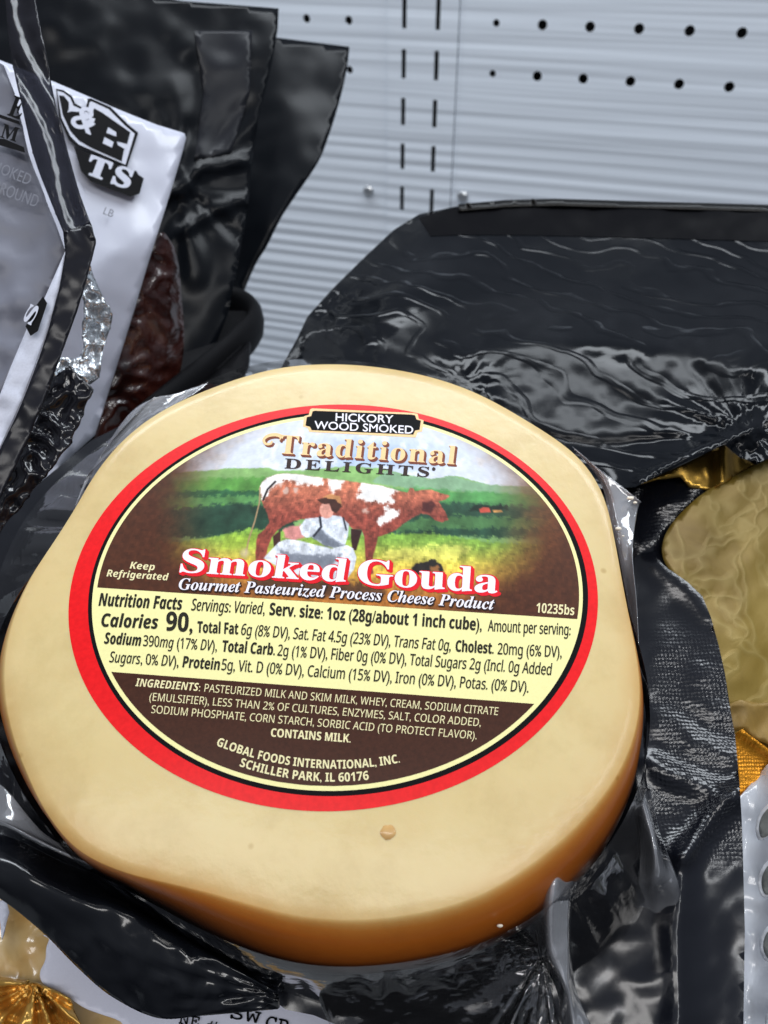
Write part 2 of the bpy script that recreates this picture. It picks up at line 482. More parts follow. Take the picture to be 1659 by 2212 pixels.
mott = mc.ramp(mc.noise(75, 7, .66), [(.30, (.84, .80, .72, 1)), (.52, (.97, .96, .94, 1)), (.72, (1.0, 1.0, 1.0, 1))])
col = mc.mix(.9, col, mott, 'MULTIPLY')
cloud = mc.ramp(mc.noise(24, 4, .6, .5), [(.36, (.94, .90, .82, 1)), (.62, (1, 1, 1, 1))])
col = mc.mix(.9, col, cloud, 'MULTIPLY')
vo = mc.node('ShaderNodeTexVoronoi'); vo.inputs['Scale'].default_value = 130; mc.link(mc.coords(), vo.inputs['Vector'])
sp = mc.ramp(vo.outputs['Distance'], [(.0, (.62, .50, .34, 1)), (.05, (.75, .66, .5, 1)), (.085, (1, 1, 1, 1))])
gate = mc.ramp(mc.noise(28, 2), [(.44, (0, 0, 0, 1)), (.52, (1, 1, 1, 1))])
col = mc.mix(gate, col, mc.mix(.7, col, sp, 'MULTIPLY'))
mc.base(col); mc.bump(mc.noise(60, 3), .12, .0014); mc.bump(mc.noise(500, 4), .10, .0004)
mc.p.inputs['Subsurface Weight'].default_value = .18; mc.p.inputs['Subsurface Radius'].default_value = (.004, .0022, .001); mc.p.inputs['Subsurface Scale'].default_value = .6
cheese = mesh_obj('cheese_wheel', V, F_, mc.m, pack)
at2 = cheese.data.attributes.new('rind_shade', 'FLOAT', 'POINT'); at2.data.foreach_set('value', np.array(rv, 'f'))


def blob(name, px, py, r, mat, lift, parent, ry=None, n=20, seed=0, proj=None):
    rnd = random.Random(seed); P = []
    for k in range(n):
        q = 1 + rnd.uniform(-.12, .12); P.append((px + r * q * math.cos(2 * math.pi * k / n), py + (ry or r) * q * math.sin(2 * math.pi * k / n)))
    P = np.array(P); pr = proj or on_cheese
    rim = pr(P[:, 0], P[:, 1], lift * .3); mid = pr(P[:, 0] * .55 + px * .45, P[:, 1] * .55 + py * .45, lift)
    return mesh_obj(name, list(rim) + list(mid), [(i, (i + 1) % n, n + (i + 1) % n, n + i) for i in range(n)] + [tuple(range(n, 2 * n))], mat, parent)


mh = Mat('brown_cheese_eye', srgb(196, 150, 84), .4, coat=.5); mh.base(mh.ramp(mh.noise(500, 3), [(.3, srgb(186, 138, 74)), (.7, srgb(206, 164, 100))]))
blob('cheese_eye', 838, 1798, 16, mh.m, .00022, cheese)

# ---- label
OUT = [(152, 1306.6), (172, 1189), (227, 1101), (282.6, 1042), (356, 986.7), (448, 931.6), (540, 900), (650, 878), (736, 869.5), (833, 876), (910.6, 891.6), (988, 922.7), (1066, 963.4),
       (1143.4, 1017.8), (1201.6, 1068), (1252, 1142), (1287, 1219.6), (1298, 1280), (1293, 1339), (1275.4, 1409), (1252, 1463.3), (1209.4, 1525.4), (1143.4, 1595.2), (1066, 1653.4), (968.8, 1700),
       (833, 1737), (716.5, 1752.4), (687, 1753.8), (558, 1739), (448, 1709.6), (356, 1661.8), (282.6, 1610.4), (209, 1525.8), (172, 1437.5), (152, 1364)]
q = np.array(OUT); qx, qy = (q[:, 0] - 725) / 500, (q[:, 1] - 1310) / 500
k = np.linalg.lstsq(np.stack([qx * qx, qx * qy, qy * qy, qx, qy], 1), np.ones(len(q)), rcond=None)[0]
A, B, C, Dq, Eq = k; cx, cy = np.linalg.solve([[2 * A, B], [B, 2 * C]], [-Dq, -Eq])
k0 = 1 + A * cx * cx + B * cx * cy + C * cy * cy; ev, evec = np.linalg.eigh(np.array([[A, B / 2], [B / 2, C]]) / k0)
v0 = evec[:, 0] * np.sign(evec[0, 0]); ANG = math.atan2(v0[1], v0[0]); OC = (725 + 500 * cx, 1310 + 500 * cy); OA, OB = 500 / math.sqrt(ev[0]), 500 / math.sqrt(ev[1])
cA, sA = math.cos(ANG), math.sin(ANG)


def ell_from_extent(l, r, t, b):
    X2, Y2 = ((r - l) / 2) ** 2, ((b - t) / 2) ** 2
    a2, b2 = np.linalg.solve([[cA * cA, sA * sA], [sA * sA, cA * cA]], [X2, Y2])
    return ((l + r) / 2, (t + b) / 2, math.sqrt(a2), math.sqrt(b2))


E_OUT = (OC[0], OC[1], OA, OB)
E_RED = ell_from_extent(190, 1270.5, 888, 1720)
E_BLK = ell_from_extent(198.5, 1259, 894.5, 1708.5)
E_CRM = ell_from_extent(207, 1251, 901, 1698)


def ell(e, n=200):
    a = np.linspace(0, 2 * np.pi, n, endpoint=False); x, y = e[2] * np.cos(a), e[3] * np.sin(a)
    return np.stack([e[0] + x * cA - y * sA, e[1] + x * sA + y * cA], 1)


MM = .00042
red_m = Mat('red_label_ink', srgb(236, 14, 22), .38, spec=.22, coat=.08, coat_rough=.25); red_m.base(red_m.ramp(red_m.noise(1200, 4), [(.3, srgb(222, 12, 20)), (.7, srgb(240, 20, 26))]))
lmats = [red_m.m, M_INK, flat('cream_label_stock', (243, 236, 168), .4, .3, .04)]
rr = [ell(E_OUT), ell(E_RED), ell(E_BLK), ell(E_CRM)]
mid = lambda a, b: (a + b) / 2
bands = [rr[0], mid(rr[0], rr[1]), rr[1], rr[2], rr[3]]
core = [np.array([E_CRM[0], E_CRM[1]]) + (rr[3] - np.array([E_CRM[0], E_CRM[1]])) * f for f in np.linspace(1, 0.02, 24)[1:]]
bands += core
V = np.concatenate([on_cheese(b[:, 0], b[:, 1], .10 * MM) for b in bands]); n = 200; F_ = []; mi = []
for j in range(len(bands) - 1):
    F_ += [(j * n + i, (j + 1) * n + i, (j + 1) * n + (i + 1) % n, j * n + (i + 1) % n) for i in range(n)]; mi += [0 if j < 2 else 1 if j == 2 else 2] * n
F_.append(tuple((len(bands) - 1) * n + i for i in range(n))[::-1]); mi.append(2)
F_ = [f[::-1] for f in F_]
label = mesh_obj('label', V, F_, lmats, pack)
label.data.polygons.foreach_set('material_index', mi)


def chord_grid(e, l0, l1, above, nr, nc):   # the part of ellipse e above (or below) the line l0-l1, as a grid in picture coordinates
    ang = math.atan2(l1[1] - l0[1], l1[0] - l0[0]); c, s_ = math.cos(ang), math.sin(ang)
    P = ell(e, 2000); x = (P[:, 0] - l0[0]) * c + (P[:, 1] - l0[1]) * s_; y = -(P[:, 0] - l0[0]) * s_ + (P[:, 1] - l0[1]) * c
    end = y.min() if above else y.max(); G = np.zeros((nr, nc, 2))
    for r in range(nr):
        f = r / (nr - 1); f = 1 - (1 - f) ** 1.5 if True else f
        yy = end * f * .9995
        up = np.argsort(x); i0 = np.where(np.diff(np.sign(y - yy)))[0]
        xs = sorted(x[i] + (x[(i + 1) % 2000] - x[i]) * (yy - y[i]) / (y[(i + 1) % 2000] - y[i] + 1e-12) for i in i0)
        if len(xs) < 2:     # crossing at the wrap
            d = np.sign(y[-1] - yy) != np.sign(y[0] - yy)
            if d: xs = sorted(xs + [x[0]])
        xx = np.linspace(xs[0], xs[-1], nc)
        G[r, :, 0] = l0[0] + xx * c - yy * s_; G[r, :, 1] = l0[1] + xx * s_ + yy * c
    return G


def grid_mesh(name, G, proj, lift, mat, parent, above):
    nr, nc = G.shape[:2]; V = proj(G[..., 0].ravel(), G[..., 1].ravel(), lift)
    F_ = [(i * nc + j, (i + 1) * nc + j, (i + 1) * nc + j + 1, i * nc + j + 1) for i in range(nr - 1) for j in range(nc - 1)]
    if above: F_ = [f[::-1] for f in F_]
    return mesh_obj(name, V, F_, mat, parent)


BR = chord_grid(E_CRM, (244, 1451.5), (1142, 1519.5), False, 20, 60)
mbn = Mat('brown_label_ink', srgb(64, 33, 20), .4, spec=.2, coat=.06, coat_rough=.25); mbn.base(mbn.ramp(mbn.noise(1600, 4, .7), [(.3, srgb(56, 28, 16)), (.7, srgb(72, 38, 24))]))
grid_mesh('ingredients_panel', BR, on_cheese, .16 * MM, mbn.m, label, False)

# ---- printed picture: a pasture with a cow, painted into the point colours of the panel
PG = chord_grid(E_CRM, (211, 1269), (1243.5, 1337), True, 230, 520)
X, Y = PG[..., 0], PG[..., 1]
nzA = fbm(X[::2, ::2], Y[::2, ::2], 26, 1, 4); nzB = fbm(X[::2, ::2], Y[::2, ::2], 9, 2, 3)
rep = lambda a: np.repeat(np.repeat(a, 2, 0), 2, 1)[:X.shape[0], :X.shape[1]]
nzA, nzB = rep(nzA), rep(nzB)
sm = lambda a, b, v: (lambda t: t * t * (3 - 2 * t))(np.clip((v - a) / (b - a), 0, 1))
C3 = lambda r, g, b: np.array([r, g, b], float)
IMG = np.zeros(X.shape + (3,)) + C3(74, 41, 26)


def lay(mask, colr, var=0, nzv=None):
    global IMG
    c = np.broadcast_to(np.asarray(colr, float), IMG.shape) * (1 + (var * (nzA if nzv is None else nzv))[..., None] if var else 1)
    IMG = IMG * (1 - mask[..., None]) + c * mask[..., None]


def zz(*pts): return [(508 + a * .3268, 949 + b * .3268) for a, b in pts]


def pmask(poly, soft=1.5, rough=0):
    poly = [tuple(p) for p in poly]; bb = np.array(poly); x0, y0 = bb.min(0) - 12; x1, y1 = bb.max(0) + 12
    m = (X > x0) & (X < x1) & (Y > y0) & (Y < y1); o = np.zeros(X.shape)
    if not m.any(): return o
    d = dist(X[m], Y[m], poly) * np.where(inside(X[m], Y[m], poly), 1, -1) + (rough * nzB[m] if rough else 0)
    o[m] = sm(-soft, soft, d); return o


def lmask(line, w, soft=1.2): return 1 - sm(w - soft, w + soft, dist(X, Y, line, False))


# sky
sky = C3(216, 221, 232) + (sm(1.0, 0.0, np.hypot((X - 800) / 260, (Y - 985) / 60))[..., None]) * (C3(176, 196, 226) - C3(216, 221, 232))
lay(np.ones(X.shape), sky, .04)
lay(sm(.15, .5, nzA) * .6, C3(236, 234, 232))
# hills
far = zz((-900, 260), (-300, 215), (0, 190), (200, 185), (290, 210), (500, 200), (760, 175), (1000, 200), (1150, 240), (1300, 262), (1420, 240), (1500, 250), (1659, 300), (2600, 345), (2600, 800), (-900, 800))
lay(pmask(far, 2, 2), C3(134, 176, 105), .15)
lay(pmask(zz((1000, 205), (1150, 242), (1300, 264), (1420, 241), (1659, 300), (2600, 345), (2600, 420), (1150, 330), (900, 280)), 2, 3), C3(134, 171, 134), .12)
lay(pmask(zz((-900, 300), (-100, 255), (200, 250), (420, 260), (420, 470), (-900, 470)), 5, 6), C3(92, 151, 68), .22)
lay(pmask(zz((-900, 360), (-100, 335), (300, 345), (300, 400), (-900, 400)), 3, 5), C3(48, 96, 61), .25)
lay(pmask(zz((-900, 400), (0, 370), (300, 380), (300, 440), (-900, 450)), 3, 6), C3(85, 136, 77), .25)
lay(pmask(zz((-900, 500), (0, 420), (400, 440), (400, 640), (-900, 660)), 5, 8), C3(39, 68, 52), .3)
lay(pmask(zz((900, 340), (1200, 320), (1500, 345), (2600, 380), (2600, 520), (900, 520)), 4, 5), C3(83, 147, 81), .22)
lay(pmask(zz((1000, 440), (1300, 410), (2600, 470), (2600, 660), (1000, 640)), 6, 8), C3(41, 74, 55), .3)
lay(pmask(zz((1060, 560), (1400, 500), (2500, 545), (2500, 580), (1300, 590), (1060, 620)), 4, 8), C3(70, 110, 66), .25)
g1 = pmask(zz((-900, 720), (-200, 660), (100, 585), (300, 600), (700, 640), (950, 625), (1300, 620), (1700, 680), (2600, 720), (2600, 1300), (-900, 1300)), 3, 5)
IMG[:] = IMG * 1.0
t = sm(1150, 1240, Y - (X - 730) * .03)[..., None]
grass = C3(124, 166, 68) * (1 - t) + C3(235, 198, 83) * t
t2 = sm(1212, 1285, Y - (X - 730) * .05)[..., None]; grass = grass * (1 - t2) + C3(180, 112, 48) * t2
lay(g1, grass, .30, nzB * .6 + nzA * .6)
lay(pmask(zz((980, 730), (1500, 690), (1560, 740), (1450, 800), (1000, 800)), 8, 10) * .5, C3(248, 231, 121), .3)
lay(pmask(zz((-60, 640), (140, 620), (140, 700), (-100, 720)), 8, 8) * .6, C3(165, 195, 66), .3)
# barn and trees
lay(pmask(zz((1540, 455), (1640, 430), (1800, 440), (1810, 470), (1560, 480)), 3, 6), C3(24, 42, 30), .3)
lay(pmask(zz((1612, 462), (1640, 448), (1680, 452), (1690, 482), (1620, 486)), 1.5), C3(190, 78, 62), .3)
lay(pmask(zz((1700, 468), (1760, 466), (1770, 482), (1710, 484)), 1.5), C3(196, 140, 80), .3)
# cow
lay(pmask(zz((765, 590), (840, 600), (822, 660), (800, 735), (775, 730), (765, 650)), 1.5), C3(52, 30, 28), .3)
lay(pmask(zz((250, 640), (300, 600), (300, 690), (255, 710)), 1.5), C3(60, 34, 30), .3)
body = zz((160, 330), (175, 285), (205, 255), (260, 235), (340, 225), (450, 235), (560, 255), (700, 270), (850, 290), (980, 310), (1080, 340), (1140, 350), (1155, 318), (1175, 322), (1190, 342), (1240, 332), (1300, 335), (1350, 352),
          (1420, 372), (1390, 400), (1345, 410), (1370, 450), (1402, 500), (1408, 532), (1370, 548), (1320, 535), (1280, 500), (1230, 490), (1170, 520), (1110, 560), (1060, 600), (990, 630), (945, 645), (932, 700), (915, 760), (905, 830),
          (915, 885), (880, 900), (862, 830), (858, 720), (852, 640), (838, 600), (780, 590), (740, 560), (560, 520), (420, 530), (340, 560), (280, 600), (240, 650), (215, 720), (195, 800), (185, 850), (140, 845), (134, 760), (140, 680),
          (150, 630), (200, 590), (225, 550), (215, 500), (185, 440), (168, 370))
bm_ = pmask(body, 1.5, 1)
cowc = C3(190, 112, 84) + (sm(1040, 1130, Y)[..., None]) * (C3(142, 68, 56) - C3(190, 112, 84))
lay(bm_, cowc, .28, nzB + nzA * .5)
for wpoly in (((150, 320), (180, 255), (260, 215), (340, 205), (450, 215), (570, 235), (580, 300), (520, 300), (430, 300), (350, 268), (280, 292), (235, 335), (200, 400), (170, 380)), ((618, 245), (720, 255), (690, 330), (645, 355), (622, 325)),
              ((830, 270), (980, 290), (1090, 330), (1030, 370), (1060, 415), (960, 422), (870, 410), (805, 385), (830, 335)), ((1000, 440), (1080, 470), (1085, 505), (1010, 540), (960, 570), (928, 540), (980, 500))):
    lay(pmask(zz(*wpoly), 4, 7) * bm_, C3(240, 236, 232), .08)
for (a, b, r) in ((330, 340, 30), (400, 340, 30), (860, 470, 28), (300, 300, 24)):
    lay(sm(r * .3268, r * .1, np.hypot(X - 508 - a * .3268, Y - 949 - b * .3268) + 5 * nzB) * bm_ * .75, C3(226, 200, 186))
lay(pmask(zz((1240, 420), (1300, 400), (1330, 440), (1290, 490), (1230, 470)), 3, 4) * .8, C3(60, 24, 26))
lay(lmask(zz((265, 280), (215, 330), (185, 400)), 2.2), C3(40, 34, 34))
lay(lmask(zz((165, 320), (160, 420), (130, 540), (90, 660), (70, 760)), 1.6), C3(170, 140, 104))
lay(sm(14, 3, np.hypot(X - 508 - 65 * .3268, Y - 949 - 750 * .3268) + 5 * nzB) * .7, C3(214, 196, 160))
# milkmaid
lay(pmask(zz((320, 590), (430, 560), (470, 640), (380, 670), (330, 650)), 3, 4), C3(196, 130, 124), .3)
blouse = zz((425, 580), (465, 525), (560, 515), (640, 500), (700, 510), (752, 560), (745, 640), (722, 710), (650, 718), (580, 695), (505, 645), (470, 650), (440, 630))
lay(pmask(blouse, 1.5), C3(214, 219, 228), .14, nzB + nzA)
lay(pmask(zz((505, 640), (560, 590), (640, 660), (722, 700), (690, 720), (600, 710)), 4, 5) * .8, C3(88, 94, 106))
lay(lmask(zz((560, 515), (568, 580), (520, 640)), 2.4), C3(44, 46, 56)); lay(lmask(zz((715, 520), (735, 600)), 1.8), C3(52, 54, 64))
skirt = zz((188, 785), (240, 730), (290, 680), (340, 660), (430, 670), (520, 695), (640, 722), (740, 700), (780, 720), (802, 780), (785, 860), (740, 920), (600, 930), (350, 885), (260, 830))
lay(pmask(skirt, 1.5), C3(222, 226, 234), .14, nzB + nzA)
lay(pmask(zz((280, 720), (400, 760), (560, 770), (700, 760), (640, 860), (500, 860), (330, 820)), 5, 8) * .75, C3(92, 96, 108))
lay(sm(17, 14, np.hypot((X - 508 - 605 * .3268) / 1.0, (Y - 949 - 468 * .3268) / 1.15)), C3(222, 156, 138), .12, nzB)
lay(pmask(zz((545, 400), (600, 380), (690, 395), (705, 440), (670, 490), (640, 470), (620, 430), (570, 425)), 1.5, 2), C3(70, 40, 32), .3)
lay(pmask(zz((580, 385), (620, 362), (690, 375), (705, 430), (680, 410), (640, 392)), 1.5, 3), C3(190, 132, 84), .3)
# basket, ground shadows
lay(pmask(zz((1155, 875), (1190, 820), (1320, 795), (1362, 830), (1385, 885), (1200, 900)), 2, 3), C3(40, 36, 34), .3)
lay(pmask(zz((1290, 840), (1340, 830), (1360, 890), (1290, 890)), 2, 3), C3(150, 100, 60), .3)
lay(pmask(zz((100, 900), (700, 930), (980, 980), (980, 1060), (100, 1000)), 8, 12) * .8, C3(66, 44, 34), .3)
# brown fade round the scene, lighter orange towards the right
vx = np.where(X < 745, (745 - X) / 345, (X - 745) / 385); vy = np.where(Y < 1110, (1110 - Y) / 235, (Y - 1110) / 225)
vg = sm(.80, 1.22, np.hypot(vx, vy * .92) + .05 * nzA)
ed = C3(78, 43, 27) + (sm(.9, .0, np.hypot((X - 1120) / 190, (Y - 1120) / 190)) * .55)[..., None] * (C3(140, 84, 40) - C3(78, 43, 27))
ed = ed + (sm(1000, 935, Y) * sm(420, 560, X) * .45)[..., None] * (C3(150, 122, 98) - ed)
lay(vg, ed, .12, nzB)
IMG *= (1 + .05 * nzB)[..., None]
pic_m = Mat('printed_picture', (1, 1, 1, 1), .4, spec=.2, coat=.06, coat_rough=.25)
a_ = pic_m.node('ShaderNodeAttribute', attribute_name='print'); pic_m.base(a_.outputs['Color'])
pic = grid_mesh('picture_panel', PG, on_cheese, .16 * MM, pic_m.m, label, True)
I = np.clip(IMG.reshape(-1, 3) / 255, 0, 1) ; I = np.where(I <= .04045, I / 12.92, ((I + .055) / 1.055) ** 2.4)
ca_ = pic.data.color_attributes.new('print', 'FLOAT_COLOR', 'POINT')
ca_.data.foreach_set('color', np.concatenate([I, np.ones((len(I), 1))], 1).astype('f').ravel())

# ------------------------------------------------------------------ lettering
STY = {'reg': (0x1D5A0, 0x1D5BA, 0x1D7E2), 'bold': (0x1D5D4, 0x1D5EE, 0x1D7EC), 'boldit': (0x1D63C, 0x1D656, 0x1D7EC), 'it': (0x1D608, 0x1D622, 0x1D7E2), 'serif': (0x1D400, 0x1D41A, 0x1D7CE),
       'serifit': (0x1D468, 0x1D482, 0x1D7CE), 'mono': (0x1D670, 0x1D68A, 0x1D7F6), 'plain': None}
_tc = {}


def glyphs(body, style, spacing=1.0):
    key = (body, style, spacing)
    if key in _tc: return _tc[key]
    u = STY[style]
    if u:
        body2 = ''.join(chr(u[0] + ord(c) - 65) if 'A' <= c <= 'Z' else chr(u[1] + ord(c) - 97) if 'a' <= c <= 'z' else chr(u[2] + ord(c) - 48) if '0' <= c <= '9' else c for c in body)
    else: body2 = body
    cu = bpy.data.curves.new('lettering', 'FONT'); cu.body = body2; cu.size = 1; cu.resolution_u = 4; cu.space_character = spacing
    ob = bpy.data.objects.new('lettering', cu); COL.objects.link(ob)
    me = bpy.data.meshes.new_from_object(ob.evaluated_get(bpy.context.evaluated_depsgraph_get()))
    v = np.array([(p.co.x, p.co.y) for p in me.vertices]); f = [tuple(p.vertices) for p in me.polygons]
    bpy.data.objects.remove(ob); bpy.data.curves.remove(cu); bpy.data.meshes.remove(me)
    _tc[key] = (v, f); return v, f


CAP = {}


def cap(style):
    if style not in CAP: CAP[style] = glyphs('H', style)[0][:, 1].max()
    return CAP[style]


class Print:                    # gathers lines of lettering into one mesh
    def __init__(s, proj): s.v = []; s.f = []; s.proj = proj

    def line(s, body, style, base, h, lift, bold=0.0, shear=0.0, off=(0, 0), spacing=1.0):
        v0, f = glyphs(body, style, spacing); x0, x1 = v0[:, 0].min(), v0[:, 0].max(); sy = h / cap(style)
        B = np.array(base, float); L = np.hypot(*(B[-1] - B[0])); sx = L / (x1 - x0)
        n = 0 if not bold else 4 if bold < .02 else 8      # heavier strokes: the same glyphs printed again a hair to each side
        for i in range(max(n, 1)):
            dx, dy = (bold * h * math.cos(2 * math.pi * i / n), bold * h * math.sin(2 * math.pi * i / n)) if n else (0, 0)
            t = (v0[:, 0] - x0) / (x1 - x0) + dx / L; hh = v0[:, 1] * sy + dy
            if len(B) == 2: P = B[0] + (B[1] - B[0]) * t[:, None]; T = np.broadcast_to(B[1] - B[0], P.shape)
            else:
                tm = np.hypot(*(B[1] - B[0])) / (np.hypot(*(B[1] - B[0])) + np.hypot(*(B[2] - B[1]))); c = (B[1] - (1 - tm) ** 2 * B[0] - tm ** 2 * B[2]) / (2 * tm * (1 - tm)); u = t[:, None]
                P = (1 - u) ** 2 * B[0] + 2 * u * (1 - u) * c + u ** 2 * B[2]; T = 2 * (1 - u) * (c - B[0]) + 2 * u * (B[2] - c)
            T = T / np.hypot(T[:, 0], T[:, 1])[:, None]; Nn = np.stack([T[:, 1], -T[:, 0]], 1)
            Q = P + Nn * hh[:, None] + T * (shear * hh)[:, None] + np.array(off)
            k0 = sum(len(a) for a in s.v); s.v.append(s.proj(Q[:, 0], Q[:, 1], lift + i * 1.5e-6)); s.f += [tuple(k0 + q for q in g) for g in f]
        return s

    def poly(s, pts, lift, g=9):
        V, T = tri([tuple(p) for p in pts], g)
        k0 = sum(len(a) for a in s.v); s.v.append(s.proj(V[:, 0], V[:, 1], lift)); s.f += [tuple(k0 + int(i) for i in t)[::-1] for t in T]
        return s

    def build(s, name, mat, parent): return mesh_obj(name, np.concatenate(s.v), s.f, mat, parent, False)


M_TXT = flat('dark_print', (36, 34, 24), .4, .3); M_CRTXT = flat('cream_print', (236, 226, 176), .4, .3); M_WHTXT = flat('white_print', (240, 236, 244), .38, .3)
M_REDTXT = flat('red_print', (226, 26, 40), .38, .3); M_SHADE = flat('dark_brown_print', (46, 26, 22), .4, .3); M_PEACH = flat('peach_print', (246, 206, 150), .4, .3); M_RUST = flat('rust_print', (120, 56, 30), .4, .3)
L1, L2, L3 = .24 * MM, .32 * MM, .40 * MM
p = Print(on_cheese)
bl = dict(bold=.018)
p.line('Nutrition Facts', 'boldit', ((213, 1308), (393, 1317)), 27, L1, **bl).line('Servings: Varied,', 'it', ((413, 1318), (571, 1327)), 25, L1, bold=.016)
p.line('Serv. size: 1oz (28g/about 1 inch cube),', 'bold', ((582, 1328), (1040, 1362)), 26, L1, **bl).line('Amount per serving:', 'reg', ((1054, 1363), (1232, 1372)), 24, L1, bold=.016)
p.line('Calories', 'boldit', ((219, 1353), (341, 1358)), 28, L1, **bl).line('90,', 'boldit', ((358, 1361), (415, 1365)), 40, L1, **bl).line('Total Fat', 'bold', ((426, 1366), (514, 1370)), 24, L1, **bl)
p.line('6g (8% DV), Sat. Fat 4.5g (23% DV), Trans Fat 0g,', 'reg', ((520, 1371), (973, 1406)), 24, L1, bold=.016, shear=.08)
p.line('Cholest.', 'bold', ((984, 1407), (1066, 1412)), 24, L1, **bl).line('20mg (6% DV),', 'reg', ((1075, 1413), (1213, 1420)), 24, L1, bold=.016)
p.line('Sodium', 'boldit', ((225, 1390), (304, 1395)), 24, L1, **bl).line('390mg (17% DV),', 'it', ((309, 1395), (468, 1406)), 23, L1, bold=.016)
p.line('Total Carb.', 'bold', ((479, 1407), (593, 1415)), 24, L1, shear=.05, **bl).line('2g (1% DV), Fiber 0g (0% DV), Total Sugars 2g (Incl. 0g Added', 'reg', ((599, 1416), (1190, 1458)), 24, L1, bold=.016, shear=.05)
p.line('Sugars, 0% DV),', 'it', ((236, 1430), (385, 1440)), 23, L1, bold=.016).line('Protein', 'bold', ((394, 1441), (473, 1447)), 24, L1, shear=.08, **bl)
p.line('5g, Vit. D (0% DV), Calcium (15% DV), Iron (0% DV), Potas. (0% DV).', 'reg', ((478, 1447), (1141, 1496)), 24, L1, bold=.016, shear=.05)
p.build('nutrition_text', M_TXT, label)
p = Print(on_cheese)
p.line('INGREDIENTS:', 'boldit', ((292, 1482), (432, 1493)), 17, L1).line('PASTEURIZED MILK AND SKIM MILK, WHEY, CREAM, SODIUM CITRATE', 'reg', ((441, 1494), (1075, 1545)), 17, L1, shear=.06)
p.line('(EMULSIFIER), LESS THAN 2% OF CULTURES, ENZYMES, SALT, COLOR ADDED,', 'reg', ((322, 1513), (1038, 1569)), 17, L1, shear=.06)
p.line('SODIUM PHOSPHATE, CORN STARCH, SORBIC ACID (TO PROTECT FLAVOR).', 'reg', ((326, 1540), (1029, 1597)), 17, L1, shear=.06)
p.build('ingredients_text', M_CRTXT, label)
p = Print(on_cheese)
p.line('CONTAINS MILK.', 'bold', ((585, 1591), (757, 1604)), 18, L1, bold=.008)
p.line('GLOBAL FOODS INTERNATIONAL, INC.', 'bold', ((467, 1610), (640, 1655), (864, 1647)), 18.5, L1, bold=.006).line('SCHILLER PARK, IL 60176', 'bold', ((517, 1655), (655, 1685), (797, 1684)), 19, L1, bold=.006)
p.build('address_text', M_CRTXT, label)
p = Print(on_cheese); p.line('Keep', 'boldit', ((280, 1228), (334, 1232)), 15, L1).line('Refrigerated', 'boldit', ((230, 1245), (364, 1254)), 15, L1); p.build('storage_note', M_CRTXT, label)
Print(on_cheese).line('10235bs', 'bold', ((1158, 1323), (1240, 1329)), 21, L1).build('product_code', M_CRTXT, label)
sm1, go1 = ((388, 1235), (746, 1257)), ((772, 1261), (1074, 1281))
p = Print(on_cheese)
p.line('Smoked', 'serif', sm1, 50, L1, bold=.075, shear=.10, off=(2, 2)).line('Gouda', 'serif', go1, 53, L1, bold=.075, off=(2, 2))
p.line('Smoked', 'serif', sm1, 50, L1 + .03 * MM, bold=.05, shear=.10, off=(6, 5)).line('Gouda', 'serif', go1, 53, L1 + .03 * MM, bold=.05, off=(6, 5))
p.build('product_name_shadow', M_REDTXT, label)
p = Print(on_cheese); p.line('Smoked', 'serif', sm1, 50, L2, bold=.008, shear=.10).line('Gouda', 'serif', go1, 53, L2, bold=.008); p.build('product_name', M_WHTXT, label)
gb = ((386, 1273), (705, 1290), (1067, 1317)); gt = 'Gourmet Pasteurized Process Cheese Product'
Print(on_cheese).line(gt, 'serifit', gb, 24, L2 + .02 * MM, bold=.09, off=(1.5, 1.5)).build('description_shadow', M_SHADE, label)
Print(on_cheese).line(gt, 'serifit', gb, 24, L3, bold=.006).build('description_text', M_WHTXT, label)
tb = ((600, 979), (982, 1003))
p = Print(on_cheese)
for o_ in ((2, 2), (4, 4)): p.line('Traditional', 'serif', tb, 40, L1 + (.02 * MM if o_[0] > 3 else 0), bold=.03, shear=.06, off=o_, spacing=1.1)
sw_ = [(612, 944), (596, 939), (580, 941), (570, 949), (573, 958), (583, 959), (588, 953)]


def ribbon(line, w):
    L = crom(line, 6, False); d = np.gradient(L, axis=0); d /= np.hypot(d[:, 0], d[:, 1])[:, None]; nn = np.stack([-d[:, 1], d[:, 0]], 1)
    ww = w * (1 - .5 * np.linspace(0, 1, len(L)))[:, None]; return list(map(tuple, L + nn * ww)) + list(map(tuple, (L - nn * ww)[::-1]))


p.poly([(a + 4, b + 4) for a, b in ribbon(sw_, 5)], L1); p.build('brand_shadow', M_RUST, label)
p = Print(on_cheese); p.line('Traditional', 'serif', tb, 40, L2, shear=.06, spacing=1.1).poly(ribbon(sw_, 4), L2); p.build('brand_text', M_PEACH, label)
p = Print(on_cheese); p.line('DELIGHTS', 'serif', ((614, 1011), (926, 1030)), 21, L2 + .05 * MM, bold=.012, spacing=1.25, shear=.05); p.poly(circ(937, 1013, 4, 10), L2); p.build('brand_second_word', M_SHADE, label)
OCT = [(675, 882), (893, 892), (902, 894), (905, 905), (915, 908), (912, 932), (902, 934), (898, 945), (668, 933), (664, 924), (654, 921), (657, 899), (667, 896), (670, 884)]
c_ = np.mean(OCT, 0)
badge = Print(on_cheese).poly(OCT, L1).build('badge', M_PEACH, label)
Print(on_cheese).poly([tuple(c_ + (np.array(o) - c_) * np.array([.955, .82])) for o in OCT], L2).build('badge_field', M_INK, label)
Print(on_cheese).line('HICKORY', 'plain', ((725, 909), (849, 914)), 16.5, L3, bold=.018).line('WOOD SMOKED', 'plain', ((679, 926), (892, 937)), 16.5, L3, bold=.018).build('badge_text', M_WHTXT, label)

# ------------------------------------------------------------------ backing and clear film of the cheese pack
HB = .034


def base_depth(px, py, h=HB):
    return -plane_pt(px, py, h)[..., 2]


